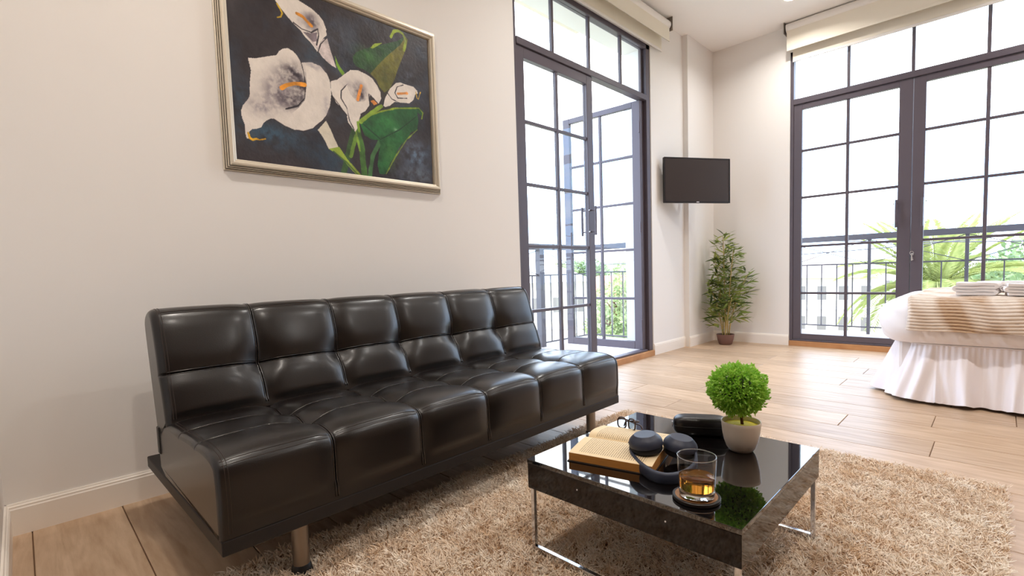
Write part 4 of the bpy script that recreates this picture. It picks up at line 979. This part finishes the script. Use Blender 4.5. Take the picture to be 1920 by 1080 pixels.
# fur throw across the foot, hanging over the near side
fur = bpy.data.materials.new('ribbed_fur'); fur.use_nodes = True
M_fur = attr_mat('ribbed_fur', 'tint', .85, 1.0, bump=(260, .6))
th = []
prof = []
for t in np.linspace(-.28, 1.5, 60): o, z = .132*max(0, math.cos(t))**.6, .462+(BT-.462)*math.copysign(abs(math.sin(t))**.9, math.sin(t)); prof.append((BY0+.13-o, z))
prof += [(y, BT) for y in np.linspace(BY0+.14, BY1-.14, 70)]
for t in np.linspace(1.5, -.28, 60): o, z = .132*max(0, math.cos(t))**.6, .462+(BT-.462)*math.copysign(abs(math.sin(t))**.9, math.sin(t)); prof.append((BY1-.13+o, z))
P, s = resample(prof, 760); T = np.gradient(P, axis=0); T /= np.linalg.norm(T, axis=1)[:, None]; Nn = np.c_[-T[:, 1], T[:, 0]]
TX = np.linspace(-.378, .42, 120)
uu2, ss2 = np.meshgrid(TX, s, indexing='ij')
wv = .010*np.sin(uu2*9+1)+.006*np.sin(uu2*23+2)
rib = np.cos(2*PI*(ss2+wv*.5)/.0165); rib = np.clip(rib*1.5+.35, -1, 1)*(.75+.25*np.sin(uu2*140+ss2*90)*np.sin(uu2*67+3))
h = .021+.0034*rib+.003*np.sin(uu2*16+ss2*8)+.004*np.exp(-((uu2-(-.08+(ss2)*1.3))/.06)**2)
edge = np.clip((uu2+.378)/.012, 0, 1)*np.clip((.42-uu2)/.012, 0, 1); h = h*edge**.5; h = np.maximum(h, .012)
Y = P[:, 0][None]+Nn[:, 0][None]*h; Z = P[:, 1][None]+Nn[:, 1][None]*h; X = uu2+.006*np.sin(ss2*18)+.004*rng.normal(0, .25, uu2.shape)
V = np.stack([X, Y, Z], -1)
pale = np.clip(.5+.7*np.sin(uu2*17+1.5*np.sin(ss2*14))+.5*np.sin(uu2*41+ss2*20+4), 0, 1)  # pale patches put the sheen of the fur into the colour
ribn = .5+.5*rib
ca_, cb_, cc_ = np.array(lin((158, 120, 86))), np.array(lin((206, 174, 140))), np.array(lin((240, 228, 216)))
colr = ca_*(1-ribn[..., None])+cb_*ribn[..., None]; colr = colr*(1-.7*pale[..., None])+cc_*.7*pale[..., None]
a_, b_ = V.shape[:2]; idx = np.arange(a_*b_).reshape(a_, b_)
Fq = np.stack([idx[:-1, :-1], idx[1:, :-1], idx[1:, 1:], idx[:-1, 1:]], -1).reshape(-1, 4)
V2 = V.copy(); V2[..., 1] -= (Nn[:, 0][None]*.006); V2[..., 2] -= (Nn[:, 1][None]*.006); V2[..., 1] = P[:, 0][None]+Nn[:, 0][None]*.011*np.ones_like(h); V2[..., 2] = P[:, 1][None]+Nn[:, 1][None]*.011
bo = np.r_[idx[0, :], idx[1:, -1], idx[-1, -2::-1], idx[-2:0:-1, 0]]; nb = a_*b_
sk = np.stack([bo, np.roll(bo, -1), np.roll(bo, -1)+nb, bo+nb], -1)
Fall = np.concatenate([Fq, Fq[:, ::-1]+nb, sk])
tr = put('fur_throw', np_mesh('fur_throw', np.concatenate([V.reshape(-1, 3), V2.reshape(-1, 3)]), Fall, np.concatenate([colr.reshape(-1, 3)]*2)), M_fur)
tag(tr, 'beige ribbed fur throw draped across the foot of the white bed', 'throw blanket')

# folded towels
def towel(label, x, y, z, wd, dp, hh, rz, layers=4, open_left=False):
    r = thing('folded_towel', label, 'towel', (x, y, z), rz, 'white towels on the bed')
    step = hh/layers; th_ = step*.86; R = step/2; cl = []
    for k in range(layers):
        zc = step*(k+.5); xa, xb = (-wd/2+R, wd/2-R-rr.uniform(0, .008)); L_ = [(xa+(xb-xa)*t, zc) for t in np.linspace(0, 1, 9)]
        if k % 2: L_ = L_[::-1]
        cl += L_
        if k < layers-1:
            ex = L_[-1][0]; sg = 1 if k % 2 == 0 else -1
            cl += [(ex+sg*R*math.sin(a), zc+R-R*math.cos(a)) for a in np.linspace(.4, PI-.4, 5)]
    C = np.array(cl); T = np.gradient(C, axis=0); T /= np.linalg.norm(T, axis=1)[:, None]+1e-9; Nn_ = np.c_[-T[:, 1], T[:, 0]]
    loop = np.r_[C+Nn_*th_/2, (C-Nn_*th_/2)[::-1]]; loop[:, 1] = np.maximum(loop[:, 1], .0)
    k = len(loop); ny = 9; m = MB(); vs = []
    for j in range(ny):
        v = j/(ny-1); yy = -dp/2+dp*v; pin = 1-.05*(abs(2*v-1)**6)
        for a, b2 in loop: vs.append((a*pin+.002*math.sin(v*7+b2*90), yy+.002*math.sin(a*60+b2*200), b2*(1-.04*abs(2*v-1)**4)+.0012*math.sin(a*50+v*6)*(b2 > .01)))
    fs = [tuple(range(k))[::-1], tuple(range((ny-1)*k, ny*k))]
    for j in range(ny-1):
        for i in range(k): fs.append((j*k+i, j*k+(i+1) % k, (j+1)*k+(i+1) % k, (j+1)*k+i))
    m.add(vs, fs); o = m.build('cloth', M_towel, r); smooth_by_angle(o, 55)
    # woven border band near the front end
    b2 = MB(); b2.box((-wd/2+.012, -dp/2+.018, hh-.001), (wd/2-.02, -dp/2+.03, hh+.0006)); b2.build('border_band', M_white, r)
    return r
TZ = BT+.0275
towel('folded white towel on the fur throw, nearest the foot of the bed', -.088, 3.80, TZ, .185, .16, .072, -.08)
towel('folded white towel on the fur throw, cut by the right edge of the photo', .118, 3.78, TZ, .20, .16, .066, .06)
towel('flat folded white towel on the bed behind the two thicker towels', .03, 4.28, TZ, .26, .22, .06, .05, 3)

# ================================================================== OUTSIDE
struct(MB().box((-3.72, -.6, -.22), (-2.6, 5.1, -.005)).build('balcony_floor_left', M_tile), 'pale tiled balcony floor outside the left doors')
struct(MB().box((-3.2, 5.76, -.22), (2.6, 6.98, -.005)).build('balcony_floor_back', M_tile), 'pale tiled balcony floor outside the back doors')
struct(MB().box((-2.7, 1.2, 2.9), (-2.6, 3.62, 3.0)).build('trim_3', M_stone), 'pale cornice ledge outside above the left doors')
def railing(label, P0, P1, posts, bal, ztop, z2, zb, pw, posx=True):
    r = thing('balcony_railing', label, 'railing', (0, 0, 0)); P0 = Vector((*P0, 0)); P1 = Vector((*P1, 0)); d = (P1-P0); ln = d.length; d.normalize()
    def at(s_, z): p = P0+d*s_; return (p.x, p.y, z)
    MB().bar(at(0, ztop-.032), at(ln, ztop-.032), .05, .064).build('top_rail', M_rail, r)
    MB().bar(at(0, z2), at(ln, z2), .016, .016).build('rail', M_rail, r); MB().bar(at(0, zb), at(ln, zb), .016, .016).build('rail', M_rail, r)
    for s_ in posts: MB().bar(at(s_, -.005), at(s_, ztop-.064), pw, pw, tuple(d)).build('post', M_rail, r)
    for s_ in bal: MB().bar(at(s_, zb+.008), at(s_, z2-.008), .011, .011, tuple(d)).build('baluster', M_rail, r)
    for a, b2 in zip(posts[:-1], posts[1:]):
        MB().tube([at(a, z2), at(b2, ztop-.064)], .004, 5).build('brace', M_rail, r); MB().tube([at(a, ztop-.064), at(b2, z2)], .004, 5).build('brace', M_rail, r)
    return r
XL = -3.58
def bals(lo, hi, st, posts, gap): return [s_ for s_ in np.arange(lo, hi, st) if all(abs(s_-p) > gap for p in posts)]
pp_ = [.09, 1.19, 2.29, 3.39, 4.06]
railing('dark railing along the front of the left balcony', (XL, .7), (XL, 4.98), [p for p in (.05, 1.14, 2.23, 3.35, 4.28)], bals(.18, 4.2, .152, (1.14, 2.23, 3.35), .09), 1.128, .784, .035, .07)
railing('short dark railing closing the end of the left balcony', (XL+.07, 4.98), (-2.61, 4.98), [.47, .94], bals(.08, .9, .155, (.47, .94), .05), 1.13, .796, .035, .03)
xs_ = [-2.67, -1.86, -1.05, -.24, .57, 1.38]
railing('dark railing of the balcony outside the back doors', (-3.1, 6.8), (2.4, 6.8), [x+3.1 for x in xs_], bals(.02+.02, 5.4, .1545, [x+3.1 for x in xs_], .07), 1.135, .80, .075, .03)

GZ = -9.5
M_ground = mat('pale_paving', (196, 190, 178), .95, vary=(.08, (150, 158, 120), .15))
struct(MB().box((-260, -60, GZ-.5), (260, 420, GZ)).build('ground', M_ground), 'pale street level far below the balcony')
M_cream = mat('cream_facade', (226, 214, 190), .9); M_roof = mat('pale_tile_roof', (198, 178, 164), .9, vary=(3, (176, 150, 134), .2, (1, 6, 1))); M_win = mat('facade_window', (112, 106, 102), .6)
M_roofw = mat('white_metal_roof', (224, 218, 214), .7); M_red = mat('terracotta_roof', (190, 110, 84), .8)
def house(label, x, y, rz, wd, dp, ht, rf, roofm, nf, nc, wm=None):
    r = thing('house', label, 'building', (x, y, GZ), rz)
    MB().box((-wd/2, -dp/2, 0), (wd/2, dp/2, ht)).build('wall', wm or M_cream, r)
    m = MB(); e = .5; rx = max(.01, wd/2-dp/2) if wd > dp else .01
    m.add([(-wd/2-e, -dp/2-e, ht), (wd/2+e, -dp/2-e, ht), (wd/2+e, dp/2+e, ht), (-wd/2-e, dp/2+e, ht), (-rx, 0, ht+rf), (rx, 0, ht+rf)], [(0, 1, 5, 4), (2, 3, 4, 5), (1, 2, 5), (3, 0, 4), (3, 2, 1, 0)])
    m.build('roof', roofm, r)
    for i in range(nc):
        for j in range(nf):
            xx = -wd/2+wd*(i+.5)/nc; zz = ht*(j+.5)/nf
            f = MB().box((xx-.38, -dp/2-.06, zz-.6), (xx+.38, -dp/2, zz+.6)).build('window', M_roofw, r)
            MB().box((xx-.3, -dp/2-.08, zz-.52), (xx+.3, -dp/2-.055, zz+.52)).build('pane', M_win, f)
    for j in range(1, nf): MB().box((-wd/2-.05, -dp/2-.12, ht*j/nf-.1), (wd/2+.05, -dp/2, ht*j/nf+.1)).build('string_course', M_roofw, r)
    return r
house('cream apartment house with a low hipped roof seen left of the palm', -12.2, 47.5, .12, 11, 9, 9.2, 1.7, M_roof, 4, 8)
house('distant long cream block behind the hipped-roof house', -9, 78, -.05, 26, 10, 9.0, 1.2, M_roofw, 3, 9)
house('white gabled house seen through the closed left door', -25.5, 28, .78, 7.5, 7, 9.6, 1.9, M_roofw, 3, 5)
house('pale house beyond the left railing with a terracotta roof', -26, 40, .6, 11, 8, 8.2, 1.6, M_red, 3, 5)
house('low white house down the street between the left trees', -13.5, 33.5, .55, 8, 7, 5.2, 1.5, M_roofw, 2, 4)
# hills
def hill(name, x0, x1, y, dpt, h0, seed, m_, amp):
    m = MB(); nx, ny = 60, 6; vs = []
    for i in range(nx+1):
        for j in range(ny+1):
            x = x0+(x1-x0)*i/nx; t = j/ny; vs.append((x, y+dpt*t, GZ-1+(h0-GZ+amp*sn(x*8/(x1-x0)*2, seed))*math.sin(PI/2*t)))
    fs = [(i*(ny+1)+j, (i+1)*(ny+1)+j, (i+1)*(ny+1)+j+1, i*(ny+1)+j+1) for i in range(nx) for j in range(ny)]
    m.add(vs, fs); return struct(m.build(name, m_, smooth=True))
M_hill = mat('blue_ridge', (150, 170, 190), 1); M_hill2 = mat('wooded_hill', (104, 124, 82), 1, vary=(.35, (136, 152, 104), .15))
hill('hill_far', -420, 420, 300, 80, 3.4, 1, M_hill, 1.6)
o = hill('hill_near', -60, 60, 0, 40, 3.2, 3, M_hill2, .9); o.location = (-62, 70, 0); o.rotation_euler = (0, 0, .62)

# trees: trunk, branches, cloud of leaf blades
def tree(label, x, y, h, R, m_, nleaf_, seed, zc=None, ls=.22):
    r_ = np.random.default_rng(seed); t = thing('tree', label, 'tree', (x, y, GZ))
    hh = h-GZ; m = MB(); m.tube([(0, 0, 0), (.1, 0, hh*.5), (0, .1, hh-R*.8)], [.28, .2, .1], 8)
    m.build('trunk', M_trunk, t, smooth=True)
    m = MB()
    for k in range(12):
        q = r_.normal(0, 1, 3); q[2] = abs(q[2]); q /= np.linalg.norm(q); m.tube([(0, .05, hh-R*1.3), (q*R*.75+np.array([0, 0, hh-R*1.0]))], [.09, .02], 5)
    m.build('branches', M_trunk, t)
    nb = 16; bc = r_.normal(0, 1, (nb, 3)); bc /= np.linalg.norm(bc, axis=1)[:, None]; bc *= R*.6; br_ = R*r_.uniform(.3, .52, nb)
    k = r_.integers(0, nb, nleaf_); d = r_.normal(0, 1, (nleaf_, 3)); d /= np.linalg.norm(d, axis=1)[:, None]
    P = bc[k]+d*(br_[k]*r_.uniform(.7, 1.05, nleaf_))[:, None]+np.array([0, 0, hh-R])
    V, Fq = leaf_quads(P, d+r_.normal(0, .8, (nleaf_, 3)), ls, ls*.6, r_)
    f = put('foliage', np_mesh('foliage', V, Fq, smooth=False), m_, t); f['kind'] = 'stuff'
    return t
tree('bushy green tree at the right end of the back balcony view', 2.6, 27, 1.9, 4.2, M_tree, 9000, 21, ls=.3)
tree('pale bushy tree behind the palm to its right', -1.2, 33, 1.1, 3.2, M_tree2, 6000, 22, ls=.3)
tree('round green tree just beyond the open balcony door', -13.6, 22.5, .7, 2.6, M_tree2, 8000, 23, ls=.22)
tree('dark tree on the slope left of the white gabled house', -38.5, 42, 2.9, 3.6, M_tree, 6000, 24, ls=.3)
tree('tree on the slope behind the white gabled house', -41.5, 50, 2.6, 3.4, M_tree2, 6000, 25, ls=.3)
tree('leafy tree showing above the terracotta-roofed house', -43.5, 58.5, 3.2, 4.2, M_tree, 6000, 26, ls=.35)
tree('hillside tree seen above the end railing of the left balcony', -36.5, 63, 3.4, 4.4, M_tree2, 6000, 27, ls=.35)
tree('low tree beside the small white house in the street', -10.2, 25.8, -3.2, 2.0, M_tree2, 4000, 28, ls=.2)

# date palm
pm = thing('palm_tree', 'feathery date palm with orange fruit beyond the back railing', 'palm tree', (-1.1, 15.9, GZ))
ht = .12-GZ
tr_ = MB(); tr_.tube([(0, 0, i*ht/24) for i in range(25)], [.27+(.03 if i % 2 else 0) for i in range(25)], 12); tr_.build('trunk', M_trunk, pm)
def frond_mesh(ln, droop, seed):
    r_ = random.Random(seed); m = MB(); nseg = 26; sp = []
    for i in range(nseg+1):
        t = i/nseg; sp.append(Vector((ln*t*(1-.12*t), 0, ln*(.5*t-droop*t*t))))
    m.tube(sp, [.022*(1-.85*i/nseg) for i in range(nseg+1)], 5)
    for i in range(3, nseg*2):
        t = i/(nseg*2); k = min(int(t*nseg), nseg-1); p = sp[k].lerp(sp[k+1], t*nseg-k); d = (sp[k+1]-sp[k]).normalized(); L_ = .42*math.sin(PI*min(1, t*.86+.12))**.6*ln/2.4
        for sg in (-1, 1):
            v = (d*.75+Vector((0, sg*.85, .28))).normalized(); s2 = v.cross(Vector((0, 0, 1))).normalized()*.017; tip = p+v*L_+Vector((0, 0, -.18*L_+r_.uniform(-.03, .03)))
            mid = p+v*L_*.5; m.add([p, mid+s2, tip, mid-s2], [(0, 1, 2), (0, 2, 3)])
    return m.mesh('frond')
fm = [frond_mesh(2.5, d, i) for i, d in enumerate((.25, .5, .8, 1.1))]
for f in fm: f.materials.append(M_palm)
for i in range(46):
    k = i % 4; a = i*2.39996; put('frond', fm[k], None, pm, (0, 0, ht), (0, -(.5-.3*k)+br.uniform(-.15, .15), a))
for a in (.6, 2.0, 3.6, 4.6, 5.5):
    m = MB()
    for _ in range(60): q = rng.normal(0, .07, 3); m.lathe([(0, -.02), (.018, 0), (0, .02)], 5, (.42*math.cos(a)+q[0], .42*math.sin(a)+q[1], ht-.22+q[2]*1.6))
    m.build('fruit_cluster', M_palmo, pm); MB().tube([(0, 0, ht), (.3*math.cos(a), .3*math.sin(a), ht+.05), (.42*math.cos(a), .42*math.sin(a), ht-.15)], .015, 5).build('fruit_stalk', M_palmo, pm)
# overhead wires
for i, (a, b2) in enumerate((((-9, 14, 2.1), (9, 12.5, 1.15)), ((-9, 13, 1.0), (9, 15, 2.5)))):
    P = [Vector(a).lerp(Vector(b2), t)+Vector((0, 0, -.5*math.sin(PI*t))) for t in np.linspace(0, 1, 24)]
    tag(MB().tube(P, .012, 5).build('overhead_wire', M_rail, None), ('sagging overhead wire rising to the right beyond the palm', 'sagging overhead wire falling to the right beyond the palm')[1-i], 'wire')
